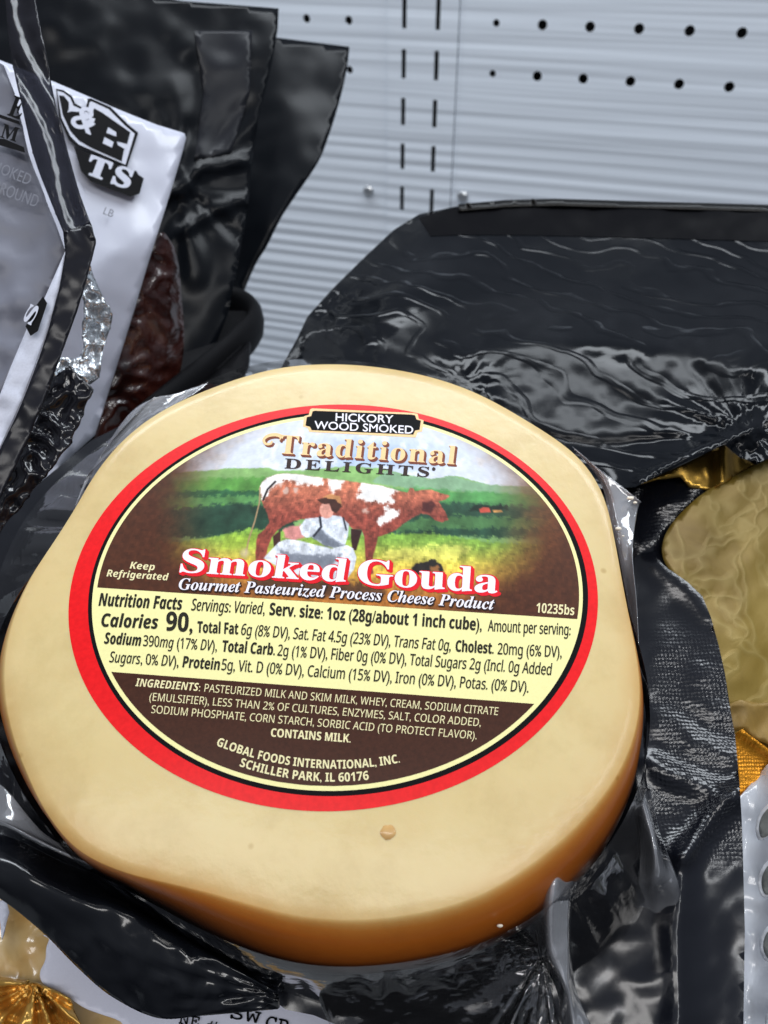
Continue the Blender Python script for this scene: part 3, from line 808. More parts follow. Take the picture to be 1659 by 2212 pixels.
backing_poly = [(-90, 1140), (18, 1072), (73, 1053), (196, 952), (300, 900), (700, 860), (1200, 960), (1372, 1058), (1392, 1110), (1420, 1180), (1446, 1230), (1486, 1258), (1517, 1288), (1535, 1331), (1553, 1396), (1566, 1454), (1578, 1533), (1588, 1590), (1597, 1685), (1602, 1765),
                (1605, 1848), (1609, 2011), (1606, 2212), (1604, 2330), (820, 2330), (727, 2214), (678, 2193), (617, 2181), (540, 2120), (300, 2010), (120, 1920), (-90, 1830)]


def wr_back(px, py):
    w = .0007 * fbm(px, py, 170, 3) + .00015 * fbm(px, py, 50, 4)
    R = sm(1380, 1420, px)
    w += R * (.0004 * np.sin((py * 1.0 - px * .55) / 17 + 1.5 * fbm(px, py, 120, 9)) * sm(1480, 1560, py) * sm(1760, 1680, py))
    w += R * crease(px, py, [(1405, 1640), (1460, 1670), (1600, 1730)], .0013, 24)
    w += R * crease(px, py, [(1605, 1690), (1540, 1760), (1475, 1850)], .0026, 22)
    w += R * crease(px, py, [(1380, 1190), (1480, 1270), (1530, 1330)], .0012, 22)
    w += crease(px, py, [(1475, 1850), (1460, 2010), (1465, 2230)], .0022, 36)
    return w


patch('backing_film', backing_poly, base_depth, M_BLACK_WEAVE, pack, 13, wr_back, 0, attr=lambda x, y: sm(1390, 1440, x) * sm(1300, 1420, y) * sm(1900, 1780, y) + .25 * sm(1400, 1440, x) * sm(1400, 1250, y))

# the near corner of the backing curls up in front of the cheese
bd = lambda x, y, d=0: (x, y, float(base_depth(np.array(float(x)), np.array(float(y)))) - d)
sheet('front_fold', [
    [bd(-70, 1752, .000), bd(30, 1800, .000), bd(150, 1868, .0005), bd(260, 1935, .0005), bd(360, 2000, .001), bd(470, 2062, .001), bd(560, 2104, .002), bd(640, 2120, .003)],
    [bd(-70, 1835, .005), bd(34, 1862, .007), bd(148, 1926, .008), bd(243, 1956, .009), bd(331, 2000, .009), bd(423, 2048, .009), bd(515, 2099, .008), bd(600, 2146, .006)],
    [bd(-70, 1880, .005), bd(25, 1915, .007), bd(125, 1975, .007), bd(215, 2035, .007), bd(300, 2085, .008), bd(400, 2120, .008), bd(500, 2140, .007), bd(600, 2160, .006)],
    [bd(-70, 1905, .003), bd(10, 1948, .004), bd(96, 2018, .003), bd(165, 2088, .003), bd(240, 2152, .003), bd(340, 2199, .004), bd(440, 2194, .005), bd(600, 2180, .004)]],
    M_BLACK, pack, 9, lambda x, y: .0005 * fbm(x, y, 70, 21) + .0006 * ridge(x, y, 55, 22) * sm(1990, 2060, y) + fan(x, y, 600, 2146, 21, .0008, 120, 2), .0005)

# clear film: a skirt from the shoulder of the cheese down to the backing
_, RO = polar([(60, 1075), (196, 962), (300, 885), (520, 775), (700, 762), (900, 782), (1050, 822), (1200, 905), (1330, 1020), (1385, 1085), (1380, 1300), (1386, 1500), (1400, 1640), (1408, 1760), (1420, 1850), (1415, 1950), (1300, 2080), (1100, 2160), (800, 2190), (640, 2150), (500, 2090),
               (330, 1985), (160, 1890), (25, 1790), (-40, 1640), (-60, 1450), (-30, 1280), (20, 1150)], HB * .85)
RO = np.maximum(RO, RB + .002)
rows = []; n_r = 22
for j in range(n_r + 1):
    k_ = j / n_r
    r = (RB + .0006) * (1 - k_) + RO * k_
    hh = -BH * .72 - (HB * .93 - BH * .72) * (k_ ** 1.0)
    wob = .0011 * np.sin(GA * 37 + 4 * np.sin(GA * 5)) * math.sin(math.pi * k_) + .0007 * np.sin(GA * 83 + 3 * np.sin(GA * 7 + 1)) * math.sin(math.pi * k_)
    if j == 0: r = RT + (RB - RT) * .80 + .0004; hh = -BH * .34
    rows.append(from_st(r * CS, r * SN, hh + wob))
V = np.concatenate(rows); F_ = [(j * N + i, (j + 1) * N + i, (j + 1) * N + (i + 1) % N, j * N + (i + 1) % N) for j in range(n_r) for i in range(N)]
film = mesh_obj('clear_film', V, F_, M_CLEAR, pack)

# stretched webs and folds of the clear film
cz_ = lambda x, y, h=0.0: (x, y, float(-plane_pt(np.array(float(x)), np.array(float(y)), h)[..., 2]))
wrf = lambda x, y: .0004 * fbm(x, y, 45, 31)
sheet('film_fold', [[cz_(1236, 965, .010), cz_(1300, 1018, .009), cz_(1345, 1052, .009), cz_(1384, 1084, .009)],
                    [cz_(1300, 1050, .012), cz_(1322, 1075, .010), cz_(1352, 1095, .010), cz_(1376, 1108, .011)],
                    [cz_(1322, 1180, .012), cz_(1340, 1185, .010), cz_(1356, 1190, .009), cz_(1366, 1195, .008)],
                    [cz_(1345, 1300, .012), cz_(1356, 1302, .011), cz_(1368, 1305, .009), cz_(1375, 1308, .008)],
                    [cz_(1372, 1440, .012), cz_(1376, 1441, .011), cz_(1379, 1442, .010), cz_(1381, 1443, .009)],
                    [cz_(1384, 1570, .012), cz_(1384, 1571, .011), cz_(1385, 1572, .010), cz_(1386, 1573, .010)]], M_CLEAR_SOFT, film, 7, wrf, .0001)
sheet('film_fold', [[cz_(285, 905, .012), cz_(330, 862, .012), cz_(380, 850, .012), cz_(450, 826, .012)],
                    [cz_(235, 960, .013), cz_(285, 890, .013), cz_(330, 885, .012), cz_(420, 850, .011)],
                    [cz_(205, 1010, .014), cz_(232, 965, .014), cz_(270, 940, .012), cz_(352, 888, .010)],
                    [cz_(160, 1100, .014), cz_(185, 1035, .014), cz_(205, 1010, .012), cz_(250, 965, .011)]], M_CLEAR_SOFT, film, 7, wrf, .0001)
sheet('film_fold', [[cz_(1168, 1905, .010), cz_(1200, 1886, .004), cz_(1236, 1884, .007), cz_(1250, 1900, .011)],
                    [cz_(1150, 1940, .013), cz_(1184, 1935, .005), cz_(1226, 1934, .007), cz_(1236, 1950, .012)],
                    [cz_(1158, 2010, .018), cz_(1186, 2010, .008), cz_(1224, 2010, .010), cz_(1232, 2020, .015)],
                    [cz_(1172, 2080, .020), cz_(1196, 2080, .010), cz_(1226, 2080, .012), cz_(1236, 2085, .016)],
                    [cz_(1205, 2150, .021), cz_(1226, 2150, .013), cz_(1238, 2150, .014), cz_(1250, 2155, .018)],
                    [cz_(1215, 2260, .022), cz_(1240, 2260, .015), cz_(1262, 2260, .016), cz_(1300, 2260, .020)]], M_CLEAR_SOFT, film, 7, lambda x, y: .0005 * np.sin(x / 9 + y / 60) + .0003 * fbm(x, y, 40, 33), .0001)
sheet('film_fold', [[cz_(1360, 1700, .018), cz_(1378, 1700, .013), cz_(1390, 1702, .014), cz_(1405, 1705, .020)],
                    [cz_(1376, 1790, .022), cz_(1398, 1792, .015), cz_(1412, 1795, .016), cz_(1426, 1798, .024)],
                    [cz_(1380, 1860, .024), cz_(1410, 1862, .017), cz_(1428, 1865, .018), cz_(1452, 1868, .026)],
                    [cz_(1376, 1900, .026), cz_(1405, 1905, .021), cz_(1440, 1905, .022), cz_(1466, 1905, .028)],
                    [cz_(1362, 1930, .031), cz_(1412, 1946, .030), cz_(1456, 1950, .031), cz_(1476, 1946, .034)],
                    [cz_(1352, 1960, .036), cz_(1412, 1985, .036), cz_(1462, 1990, .036), cz_(1480, 1985, .038)]], M_CLEAR_SOFT, film, 7, lambda x, y: .0006 * np.sin(x / 7.0) + .0003 * fbm(x, y, 30, 35), .0001)
sheet('film_fold', [[cz_(-40, 1690, .020), cz_(8, 1700, .015), cz_(96, 1800, .014), cz_(196, 1858, .012)],
                    [cz_(-30, 1750, .016), cz_(18, 1772, .0125), cz_(112, 1822, .0125), cz_(204, 1866, .0112)],
                    [cz_(-24, 1766, .0145), cz_(28, 1786, .0108), cz_(118, 1832, .0110), cz_(208, 1872, .0106)],
                    [cz_(-22, 1778, .0160), cz_(32, 1797, .0122), cz_(121, 1841, .0122), cz_(209, 1879, .0114)],
                    [cz_(-20, 1800, .022), cz_(34, 1812, .020), cz_(122, 1856, .020), cz_(208, 1890, .0165)]], M_CLEAR_SOFT, film, 8, wrf, .0001)
sheet('film_fold', [[cz_(700, 2120, .018), cz_(850, 2085, .016), cz_(1000, 2068, .017), cz_(1160, 2042, .019)],
                    [cz_(690, 2160, .022), cz_(860, 2122, .018), cz_(1010, 2100, .018), cz_(1175, 2075, .020)],
                    [cz_(720, 2230, .026), cz_(880, 2190, .023), cz_(1030, 2160, .022), cz_(1190, 2140, .023)],
                    [cz_(760, 2320, .032), cz_(900, 2290, .030), cz_(1060, 2270, .028), cz_(1220, 2250, .028)]], M_CLEAR, film, 9, lambda x, y: .0006 * fbm(x, y, 45, 37) + fan(x, y, 1175, 2060, 16, .0012, 140, 1), .0001)
sheet('film_fold', [[cz_(1040, 2235, .020), cz_(1090, 2170, .018), cz_(1130, 2120, .016), cz_(1160, 2075, .016)],
                    [cz_(1080, 2280, .017), cz_(1120, 2190, .014), cz_(1150, 2125, .013), cz_(1168, 2076, .015)],
                    [cz_(1130, 2290, .019), cz_(1160, 2200, .018), cz_(1172, 2130, .016), cz_(1176, 2078, .016)],
                    [cz_(1190, 2290, .016), cz_(1196, 2200, .015), cz_(1192, 2130, .015), cz_(1184, 2080, .016)]], M_CLEAR, film, 8, lambda x, y: fan(x, y, 1170, 2060, 26, .0012, 200, 3), .0001)
mcr = Mat('cheese_crumb', srgb(232, 222, 204), .6).m
for i, (px, py, r, hh) in enumerate(((1362, 1076, 8, .008), (1372, 1086, 5, .009), (1336, 1142, 7, .008), (1346, 1158, 3, .008), (1080, 2000, 7, .004), (1268, 1776, 6, .003))):
    P = np.array([(px, py)]); o = blob('cheese_crumb', px, py, r, mcr, .0006, film, r * .6, 8, i + 3, lambda x, y, l, hh=hh: (lambda q: c2w(q[..., 0], q[..., 1], q[..., 2]))(plane_pt(x, y, hh - l)))

# ------------------------------------------------------------------ rear black pack
rear = thing('black_pack', 'large black vacuum pack with shiny creased film and rounded top, against the white wall', 'food pack')
rd = plane3((700, 1000, .192), (1659, 1000, .182), (1200, 440, .250))
rear_poly = [(560, 900), (612, 785), (640, 735), (664, 684), (720, 622), (790, 553), (850, 497), (905, 463), (985, 446), (1090, 437), (1200, 434), (1400, 440), (1760, 450), (1800, 940), (1700, 975), (1640, 998), (1600, 990), (1564, 960), (1470, 1004), (1372, 1052), (1250, 1060), (1000, 1040)]


def wr_rear(x, y):
    bul = .016 * sm(0, 260, dist(x, y, [(664, 684), (720, 610), (820, 540), (900, 515), (1200, 512), (1800, 530)], False)) * sm(600, 690, x + (y - 600) * .2)
    w = bul * np.where(inside(x, y, [(664, 684), (720, 612), (820, 542), (900, 515), (1200, 512), (1900, 530), (1900, 1300), (560, 1300)]), 1, 0)
    w += .0016 * fbm(x, y, 130, 41) + .0003 * fbm(x, y, 42, 42)
    w += fan(x, y, 668, 686, 19, .0006, 150, 1) + fan(x, y, 1612, 935, 13, .0010, 160, 2) + fan(x, y, 1000, 830, 11, .0006, 120, 4)
    w += crease(x, y, [(1020, 760), (1200, 735), (1400, 745), (1620, 800)], .003, 50) + crease(x, y, [(1385, 1040), (1500, 975), (1620, 930)], .004, 20) - crease(x, y, [(1150, 940), (1300, 965), (1540, 935)], .002, 18)
    u, v = (x - 905) * .88 + (y - 625) * -.47, (x - 905) * .47 + (y - 625) * .88
    w += .0070 * np.exp(-(u / 150) ** 2 - (v / 62) ** 2)
    return w


mrear = Mat('creased_black_film', (.004, .005, .007, 1), .15, spec=.2)
mrear.bump(mrear.noise(26, 2, .4, .7), .09, .0026)
wvr = mrear.node('ShaderNodeTexWave', wave_type='BANDS', bands_direction='DIAGONAL'); wvr.inputs['Scale'].default_value = 40; wvr.inputs['Distortion'].default_value = 16; wvr.inputs['Detail'].default_value = 2.5; wvr.inputs['Detail Scale'].default_value = .7
mrear.link(mrear.coords(), wvr.inputs['Vector'])
lines = mrear.ramp(wvr.outputs['Fac'], [(.78, (0, 0, 0, 1)), (.97, (1, 1, 1, 1))])
mrear.bump(lines, .30, .0006)
mrear.rough(mrear.ramp(mrear.noise(26, 2, .4, .8), [(.5, (.13, .13, .13, 1)), (.56, (.27, .27, .27, 1))])); mrear.bump(mrear.noise(700, 2), .12, .0001)
patch('pouch', rear_poly, rd, mrear.m, rear, 9, wr_rear, 0)
ms = black_film('seal_strip', (.006, .006, .006, 1), .3, .1, spec=.25)
patch('top_seal', [(905, 470), (985, 447), (1090, 438), (1200, 435), (1400, 441), (1760, 451), (1765, 524), (1400, 514), (1150, 508), (1000, 507), (930, 510)], rd, Mat('shaded_black_seal', (.003, .003, .004, 1), .4, spec=.04).m, rear, 10, lambda x, y: .00025 + wr_rear(x, y), 0)  # darker film copy stands in for the strip facing away from the lamps
patch('seal_edge', [(990, 441), (1090, 432), (1200, 429), (1400, 435), (1760, 445), (1760, 459), (1400, 449), (1200, 443), (1090, 446), (990, 455)], rd, ms, rear, 10, lambda x, y: .0012 + 0 * x, .0006)
# body behind the film so that the pack has its thickness
patch('rear_film', [(a * .97 + 40, b * .97 + 30) for a, b in rear_poly], lambda x, y: rd(x, y) + .03, M_BLACK, rear, 60, None, .001)

# ------------------------------------------------------------------ gold pack at the right
gold = thing('gold_pack', 'black and gold foil pack with a shaped olive gold sticker, at the right edge', 'food pack')
gd = plane3((1400, 1080, .181), (1659, 1000, .183), (1600, 1700, .169))
patch('pouch', [(1356, 1058), (1400, 1036), (1470, 1006), (1530, 975), (1567, 958), (1640, 985), (1760, 960), (1760, 1800), (1500, 1800), (1380, 1300)], gd, M_BLACK_WEAVE, gold, 12,
      lambda x, y: .0012 * fbm(x, y, 90, 51) + crease(x, y, [(1390, 1060), (1425, 1080), (1450, 1090)], .0008, 30) + .002 * np.sin((x + y) / 40), .0002, attr=lambda x, y: 0 * x + .8)
mridge = foil('dark_gold_foil', (184, 146, 66), .26, .8, 40, .12)
patch('foil_ridge', [(1364, 1052), (1420, 1028), (1490, 996), (1567, 958), (1600, 985), (1640, 1010), (1583, 1034), (1535, 1060), (1490, 1052), (1470, 1030), (1420, 1036)], gd, mridge, gold, 8,
      lambda x, y: .0025 + .0030 * np.exp(-((x - 1562) / 20) ** 2) + .0005 * fbm(x, y, 70, 52), .0003)
mst = Mat('olive_gold_sticker', srgb(150, 128, 62), .36, .2, spec=.5)
def creases(m, scale, dst):     # thin pale crinkle lines: cell borders of a bent Voronoi pattern
    nn = m.node('ShaderNodeTexNoise'); nn.inputs['Scale'].default_value = scale * .8; m.link(m.coords(), nn.inputs['Vector'])
    mx = m.node('ShaderNodeMix', data_type='RGBA', blend_type='ADD'); mx.inputs[0].default_value = dst; m.link(m.coords(), mx.inputs[6]); m.link(nn.outputs['Color'], mx.inputs[7])
    v = m.node('ShaderNodeTexVoronoi', feature='DISTANCE_TO_EDGE'); v.inputs['Scale'].default_value = scale; m.link(mx.outputs[2], v.inputs['Vector']); return v.outputs['Distance']


cr = creases(mst, 95, .034)
tone = mst.ramp(mst.noise(40, 5, .6, .8), [(.32, srgb(124, 100, 36)), (.5, srgb(146, 122, 52)), (.7, srgb(164, 140, 70))])
mst.base(mst.mix(mst.ramp(cr, [(0, (.20, .20, .20, 1)), (.06, (.08, .08, .08, 1)), (.16, (0, 0, 0, 1))]), tone, srgb(214, 196, 132)))
mst.bump(mst.ramp(cr, [(0, (1, 1, 1, 1)), (.14, (0, 0, 0, 1))]), .08, .0006)
patch('sticker', crom([(1720, 960), (1659, 991), (1581, 1031), (1520, 1065), (1474, 1105), (1443, 1144), (1431, 1178), (1433, 1206), (1450, 1240), (1480, 1300), (1505, 1400), (1520, 1500), (1530, 1605), (1600, 1640), (1720, 1660)], 5), gd, mst.m, gold, 13,
      lambda x, y: .004 + .0005 * fbm(x, y, 110, 53), .0002)
mam = foil('amber_foil', (222, 150, 40), .34, .75, 120, .35, True)
patch('amber_foil', [(1560, 1600), (1604, 1576), (1640, 1604), (1740, 1680), (1740, 1730), (1659, 1760), (1590, 1800), (1550, 1780)], gd, mam, gold, 9, lambda x, y: .0085 + .002 * np.exp(-(dist(x, y, [(1604, 1578), (1700, 1650)], False) / 14) ** 2), .0003)
patch('lower_film', [(1552, 1530), (1600, 1512), (1650, 1520), (1740, 1500), (1740, 1640), (1640, 1600), (1604, 1574), (1560, 1590)], gd, foil('brown_gold_film', (138, 110, 50), .5, .15, 60, .12), gold, 12, lambda x, y: .0070 + .001 * fbm(x, y, 50, 55), .0003)

# ------------------------------------------------------------------ white leaf bag, lower right
leaf = thing('leaf_bag', 'glossy white bag printed with grey leaf shapes, at the lower right edge', 'food bag')
ld = plane3((1600, 1765, .157), (1659, 1690, .158), (1640, 2212, .139))
mlb = Mat('white_bag_film', srgb(196, 200, 208), .22, spec=.5, coat=.5); mlb.bump(mlb.noise(50, 3, .5, .5), .4, .0015)
patch('bag', [(1560, 1750), (1595, 1725), (1659, 1650), (1760, 1620), (1760, 2330), (1560, 2330)], ld, mlb.m, leaf, 12, lambda x, y: .0012 * fbm(x, y, 80, 61) + .0015 * np.sin(x / 22), .0004)
mgl = flat('grey_leaf_print', (128, 130, 126), .35, .4); mwl = flat('white_leaf_edge', (236, 238, 244), .3, .5)


def leafprint(cx, cy, L, w, a):
    def lens(k):
        P = []
        for i in range(24):
            t = 2 * math.pi * i / 24; x = L * k * math.cos(t); y = w * k * math.sin(t) * abs(math.sin(t)) ** .4
            P.append((cx + x * math.cos(a) - y * math.sin(a), cy + x * math.sin(a) + y * math.cos(a)))
        return P
    e = patch('leaf_print', lens(1.0), ld, mwl, leaf, 8, lambda x, y: .0032 + .0012 * fbm(x, y, 80, 61) + .0015 * np.sin(x / 22), .0001)
    patch('leaf_centre', [(x + 3, y + 2) for x, y in lens(.84)], ld, mgl, e, 8, lambda x, y: .0036 + .0012 * fbm(x, y, 80, 61) + .0015 * np.sin(x / 22), .0001)


for (cx, cy, L, w, a) in ((1658, 1772, 46, 22, -1.15), (1668, 1892, 50, 28, -1.15), (1672, 2032, 48, 30, -1.2), (1684, 2200, 48, 30, -1.2)): leafprint(cx, cy, L, w, a)

# ------------------------------------------------------------------ lower pack at the bottom left
low = thing('lower_pack', 'clear and gold foil pack with a white price sticker under the cheese pack, bottom left', 'food pack')
lw = plane3((0, 1940, .165), (170, 2212, .150), (700, 2212, .156))
mtan = Mat('tan_cheese_under_film', srgb(206, 170, 108), .3, spec=.5, coat=.7, coat_rough=.08)
mtan.base(mtan.ramp(mtan.noise(50, 3, .5, 1.0), [(.3, srgb(184, 140, 74)), (.55, srgb(208, 176, 120)), (.75, srgb(218, 196, 156))])); mtan.bump(mtan.noise(60, 3, .5, 1.4), .6, .002)
patch('pouch', [(-60, 1900), (30, 1900), (300, 2040), (860, 2140), (860, 2340), (-60, 2340)], lw, mtan.m, low, 16, lambda x, y: .0012 * fbm(x, y, 60, 71), .0006)
mgf = foil('crinkled_gold_foil', (214, 168, 84), .26, .6, 40, .2)
patch('gold_foil', [(-40, 2105), (20, 2112), (60, 2118), (110, 2140), (150, 2160), (172, 2205), (190, 2300), (-40, 2300)], lw, mgf, low, 5,
      lambda x, y: .004 + fan(x, y, 75, 2125, 7, .0045, 110, 2) + .0008 * ridge(x, y, 50, 73), .0003)
sp_ = crom([(98, 2020), (106, 2028), (100, 2047), (98, 2073), (87, 2098), (88, 2116), (100, 2129), (130, 2142), (150, 2155), (183, 2177), (220, 2191), (260, 2206), (330, 2250), (720, 2300), (800, 2240), (700, 2170), (560, 2150), (350, 2120), (200, 2040)], 4)
stk = patch('price_sticker', sp_, lw, flat('bright_white_paper', (226, 228, 244), .4, .4, .02), low, 14, None, .0002, 0, .0045)
pl = lambda x, y, l: at(x, y, lw(x, y) - .0047 - l)
p = Print(pl)
p.line('SW', 'mono', ((497, 2199), (560, 2211)), 24, .0004, bold=.02).line('CR', 'mono', ((572, 2220), (622, 2231)), 26, .0004, bold=.02)
p.line('NE', 'mono', ((385, 2211), (428, 2219)), 22, .0004, bold=.02).line('#', 'plain', ((446, 2224), (468, 2228)), 22, .0004, bold=.01)
p.build('sticker_text', M_INK, stk)
patch('film_flap', [(-20, 1945), (0, 1990), (4, 2030), (20, 1970), (14, 1945)], lw, M_PAPER, low, 10, lambda x, y: .003 + 0 * x, .0002)

# ------------------------------------------------------------------ meat bags at the left
bag3 = thing('meat_bag', 'rearmost plain black bag with a curved right edge beside the white wall', 'food bag', 'black meat bags at the left')
b3 = plane3((590, 80, .300), (755, 101, .300), (520, 660, .285))
patch('pouch', crom([(520, 70), (590, 80), (755, 101)], 3, False).tolist() + crom([(754, 110), (748, 155), (735, 212), (714, 282), (688, 348), (640, 420), (608, 468), (576, 530), (550, 572), (525, 630), (505, 700)], 5, False).tolist() + [(440, 740), (380, 500), (420, 200)],
      b3, M_BAG, bag3, 14, lambda x, y: .0015 * fbm(x, y, 170, 81) + .004 * np.sin((x - y * .1) / 70), .0006)
def wr_b2(x, y):
    return .0022 * fbm(x, y, 200, 82) + .0002 * fbm(x, y, 60, 83) + fan(x, y, 390, 400, 9, .0009, 160, 3) + crease(x, y, [(370, 420), (430, 370), (520, 345)], .003, 18) + crease(x, y, [(390, 500), (460, 455), (530, 430)], .002, 12)


bag2 = thing('meat_bag', 'upright black bag carrying a white label with a black E emblem', 'food bag', 'black meat bags at the left')
b2 = plane3((0, 0, .232), (600, 18, .266), (400, 800, .246))
patch('pouch', [(-80, -60), (200, -30), (395, 2), (602, 18), (600, 60), (594, 100), (580, 170), (560, 245), (546, 340), (536, 440), (516, 560), (492, 680), (460, 760), (300, 980), (-80, 1000)],
      b2, M_BAG, bag2, 12, wr_b2, .0006)
patch('seal_band', [(420, 66), (545, 66), (540, 200), (500, 330), (420, 345), (440, 200)], b2, black_film('grey_window_film', (.013, .014, .018, 1), .30, .05, .03, scale=20, spec=.18), bag2, 12, lambda x, y: .0004 + wr_b2(x, y), .0002)
l2p = plane3((0, 130, .196), (400, 290, .222), (240, 830, .200))


def l2(x, y):                   # the label bends away under the fold below its lettering
    f = np.maximum(0, (np.asarray(y, float) - 545) + (np.asarray(x, float) - 235) * .55); return l2p(x, y) + .00005 * f * f / (f + 30)



lab2 = patch('label', crom([(-60, 108), (0, 130), (120, 178), (250, 234), (340, 270)], 3, False).tolist() + [(386, 284), (398, 288), (402, 298), (391, 340), (370, 410), (345, 490)] + [(318, 575), (290, 670), (240, 830), (205, 940), (60, 1070), (-60, 1120)],
             l2, Mat('label_card', srgb(200, 203, 218), .35, coat=.4, coat_rough=.15).m, bag2, 16, lambda x, y: .0008 * fbm(x, y, 120, 85), .0004)
pj = lambda x, y, l: at(x, y, l2(x, y) - .0014 - l * .3)
pb = lambda x, y: (x, y)
# emblem: black block with a white E, ampersand, and a banner below
z6 = lambda *q: [(a * .2656, b * .2656) for a, b in q]
p = Print(pj)
p.poly(z6((455, 720), (520, 735), (585, 780), (610, 840), (680, 880), (700, 870), (715, 800), (740, 800), (900, 870), (1040, 1010), (1125, 1080), (1030, 1370), (960, 1330), (620, 1190), (560, 1140), (480, 960)), 0)
p.build('emblem', M_INK, lab2)
p = Print(pj); p.poly(z6((465, 738), (515, 752), (570, 795), (598, 860), (685, 900), (715, 890), (730, 830), (745, 825), (885, 890), (1020, 1025), (1095, 1088), (1020, 1340), (960, 1312), (640, 1175), (575, 1110), (500, 960)), .0003); p.build('emblem_rim', M_PAPER, lab2)
p = Print(pj); p.poly(z6((480, 775), (520, 780), (560, 830), (560, 890), (545, 915), (580, 905), (650, 910), (690, 950), (700, 1000), (745, 1000), (740, 975), (765, 880), (830, 915), (1060, 1075), (1035, 1170), (960, 1150), (1010, 1210), (990, 1312), (740, 1200), (640, 1140), (570, 1060), (510, 930)), .0006); p.build('emblem_field', M_INK, lab2)
p = Print(pj); p.poly(z6((880, 1035), (945, 1075), (945, 1110), (865, 1080)), .0009).poly(z6((850, 1115), (925, 1155), (910, 1200), (835, 1165)), .0009)
p.poly(z6((950, 1150), (1030, 1195), (1020, 1215), (960, 1180)), .0009)
p.poly(z6((735, 955), (775, 965), (750, 1030), (700, 1005)), .0009)
p.line('&', 'serif', ((150, 268), (196, 291)), 50, .0009, bold=.02); p.build('emblem_letters', M_PAPER, lab2)
p = Print(pj); p.poly(z6((600, 1190), (1030, 1370), (1110, 1390), (1125, 1420), (1170, 1450), (1135, 1575), (1060, 1600), (730, 1470), (660, 1390)), .0012); p.build('banner', M_INK, lab2)
p = Print(pj); p.line('TS', 'serif', ((184, 373), (276, 408)), 40, .0015, bold=.05, spacing=1.15, shear=.0); p.build('banner_letters', M_PAPER, lab2)
gt_ = flat('grey_print', (120, 122, 132), .5, .2)
p = Print(pj); p.line('LB', 'plain', ((222, 462), (242, 470)), 16, .0004); p.build('weight_text', gt_, lab2)

bag1 = thing('meat_bag', 'nearest bag folded over at the left edge, grey panel with a black banded rim', 'food bag', 'black meat bags at the left')
b1 = plane3((0, 100, .165), (200, 520, .160), (0, 1000, .150))
gpan = Mat('grey_label_panel', srgb(136, 138, 150), .45, spec=.3, coat=.1, coat_rough=.3); gpan.base(gpan.ramp(gpan.noise(22, 3), [(.3, srgb(104, 106, 118)), (.7, srgb(134, 136, 148))])); gpan.bump(gpan.noise(25, 2), .12, .002)
pan = patch('label_panel', [(-60, 110), (8, 140), (30, 200), (60, 330), (110, 460), (142, 545), (100, 640), (45, 760), (0, 850), (-60, 940)], b1, gpan.m, bag1, 14, lambda x, y: .0015 * fbm(x, y, 90, 91), .0004)
pp = lambda x, y, l: at(x, y, b1(x, y) - .0016 - l)
p = Print(pp); p.line('SMOKED', 'plain', ((-30, 364), (62, 400)), 24, .0006).line('GROUND', 'plain', ((-20, 412), (78, 448)), 26, .0006); p.build('panel_text', gt_, pan)
p = Print(pp); p.poly([(-20, 240), (42, 262), (44, 270), (-20, 248)], .0006).poly([(-20, 298), (10, 300), (52, 318), (54, 330), (-20, 308)], .0006).line('E', 'serif', ((16, 248), (42, 258)), 44, .0006, bold=.02).line('M', 'serif', ((0, 296), (34, 306)), 30, .0006, bold=.02); p.build('panel_emblem', M_INK, pan)
sl = patch('label_edge', [(142, 540), (130, 615), (95, 735), (45, 868), (0, 965), (-60, 1080), (-60, 930), (0, 852), (22, 795), (60, 705), (98, 640)], b1, M_PAPER, bag1, 12, lambda x, y: .003 + .0006 * fbm(x, y, 60, 92), .0003)
ps = lambda x, y, l: at(x, y, b1(x, y) - .0042 - l)
Print(ps).poly([(93, 640), (102, 655), (82, 715), (66, 726), (55, 705), (72, 668)], .0004).build('edge_banner', M_INK, sl)
Print(ps).line('S', 'serif', ((66, 702), (86, 664)), 20, .0008, bold=.03).build('edge_letter', M_PAPER, sl)
wband = lambda x, y: .005 + .0013 * np.sin((x - y * .42) / 13) * sm(560, 420, y) + .0004 * fbm(x, y, 90, 93)
smoke = bpy.data.materials.new('smoky_film'); smoke.use_nodes = True; st_ = smoke.node_tree; st_.nodes.clear()
so = st_.nodes.new('ShaderNodeOutputMaterial'); s1 = st_.nodes.new('ShaderNodeBsdfTransparent'); s1.inputs[0].default_value = (.34, .35, .40, 1); s2 = st_.nodes.new('ShaderNodeBsdfPrincipled')
s2.inputs['Base Color'].default_value = (.02, .02, .027, 1); s2.inputs['Roughness'].default_value = .16; s3 = st_.nodes.new('ShaderNodeMixShader'); s3.inputs[0].default_value = .62
st_.links.new(s1.outputs[0], s3.inputs[1]); st_.links.new(s2.outputs[0], s3.inputs[2]); st_.links.new(s3.outputs[0], so.inputs[0])
LE = [(8, -40), (16, 60), (22, 110), (42, 205), (72, 335), (108, 432), (138, 505), (141, 548)]; RE = [(205, 525), (196, 482), (166, 400), (131, 270), (101, 130), (72, -40)]
wband = lambda x, y: .0035 + .0006 * np.sin((x - y * .40) / 9 + 1.5 * np.sin(y / 60)) * sm(560, 460, y) + .0005 * fbm(x, y, 70, 93)
patch('film_fold', crom(LE[:7], 4, False).tolist() + crom(RE[1:], 4, False).tolist(), b1, smoke, bag1, 6, wband, .0002)
patch('black_rim', [(136, 500), (141, 548)] + crom([(128, 622), (96, 738), (46, 872), (0, 970), (-60, 1090)], 4, False).tolist()
      + crom([(-60, 1190), (20, 1032), (80, 900), (140, 742), (184, 612), (205, 525)], 4, False).tolist() + [(196, 482)], b1, black_film('folded_black_film', (.008, .008, .012, 1), .26, .03, .02, scale=30, spec=.3), bag1, 8, wband, .0004)
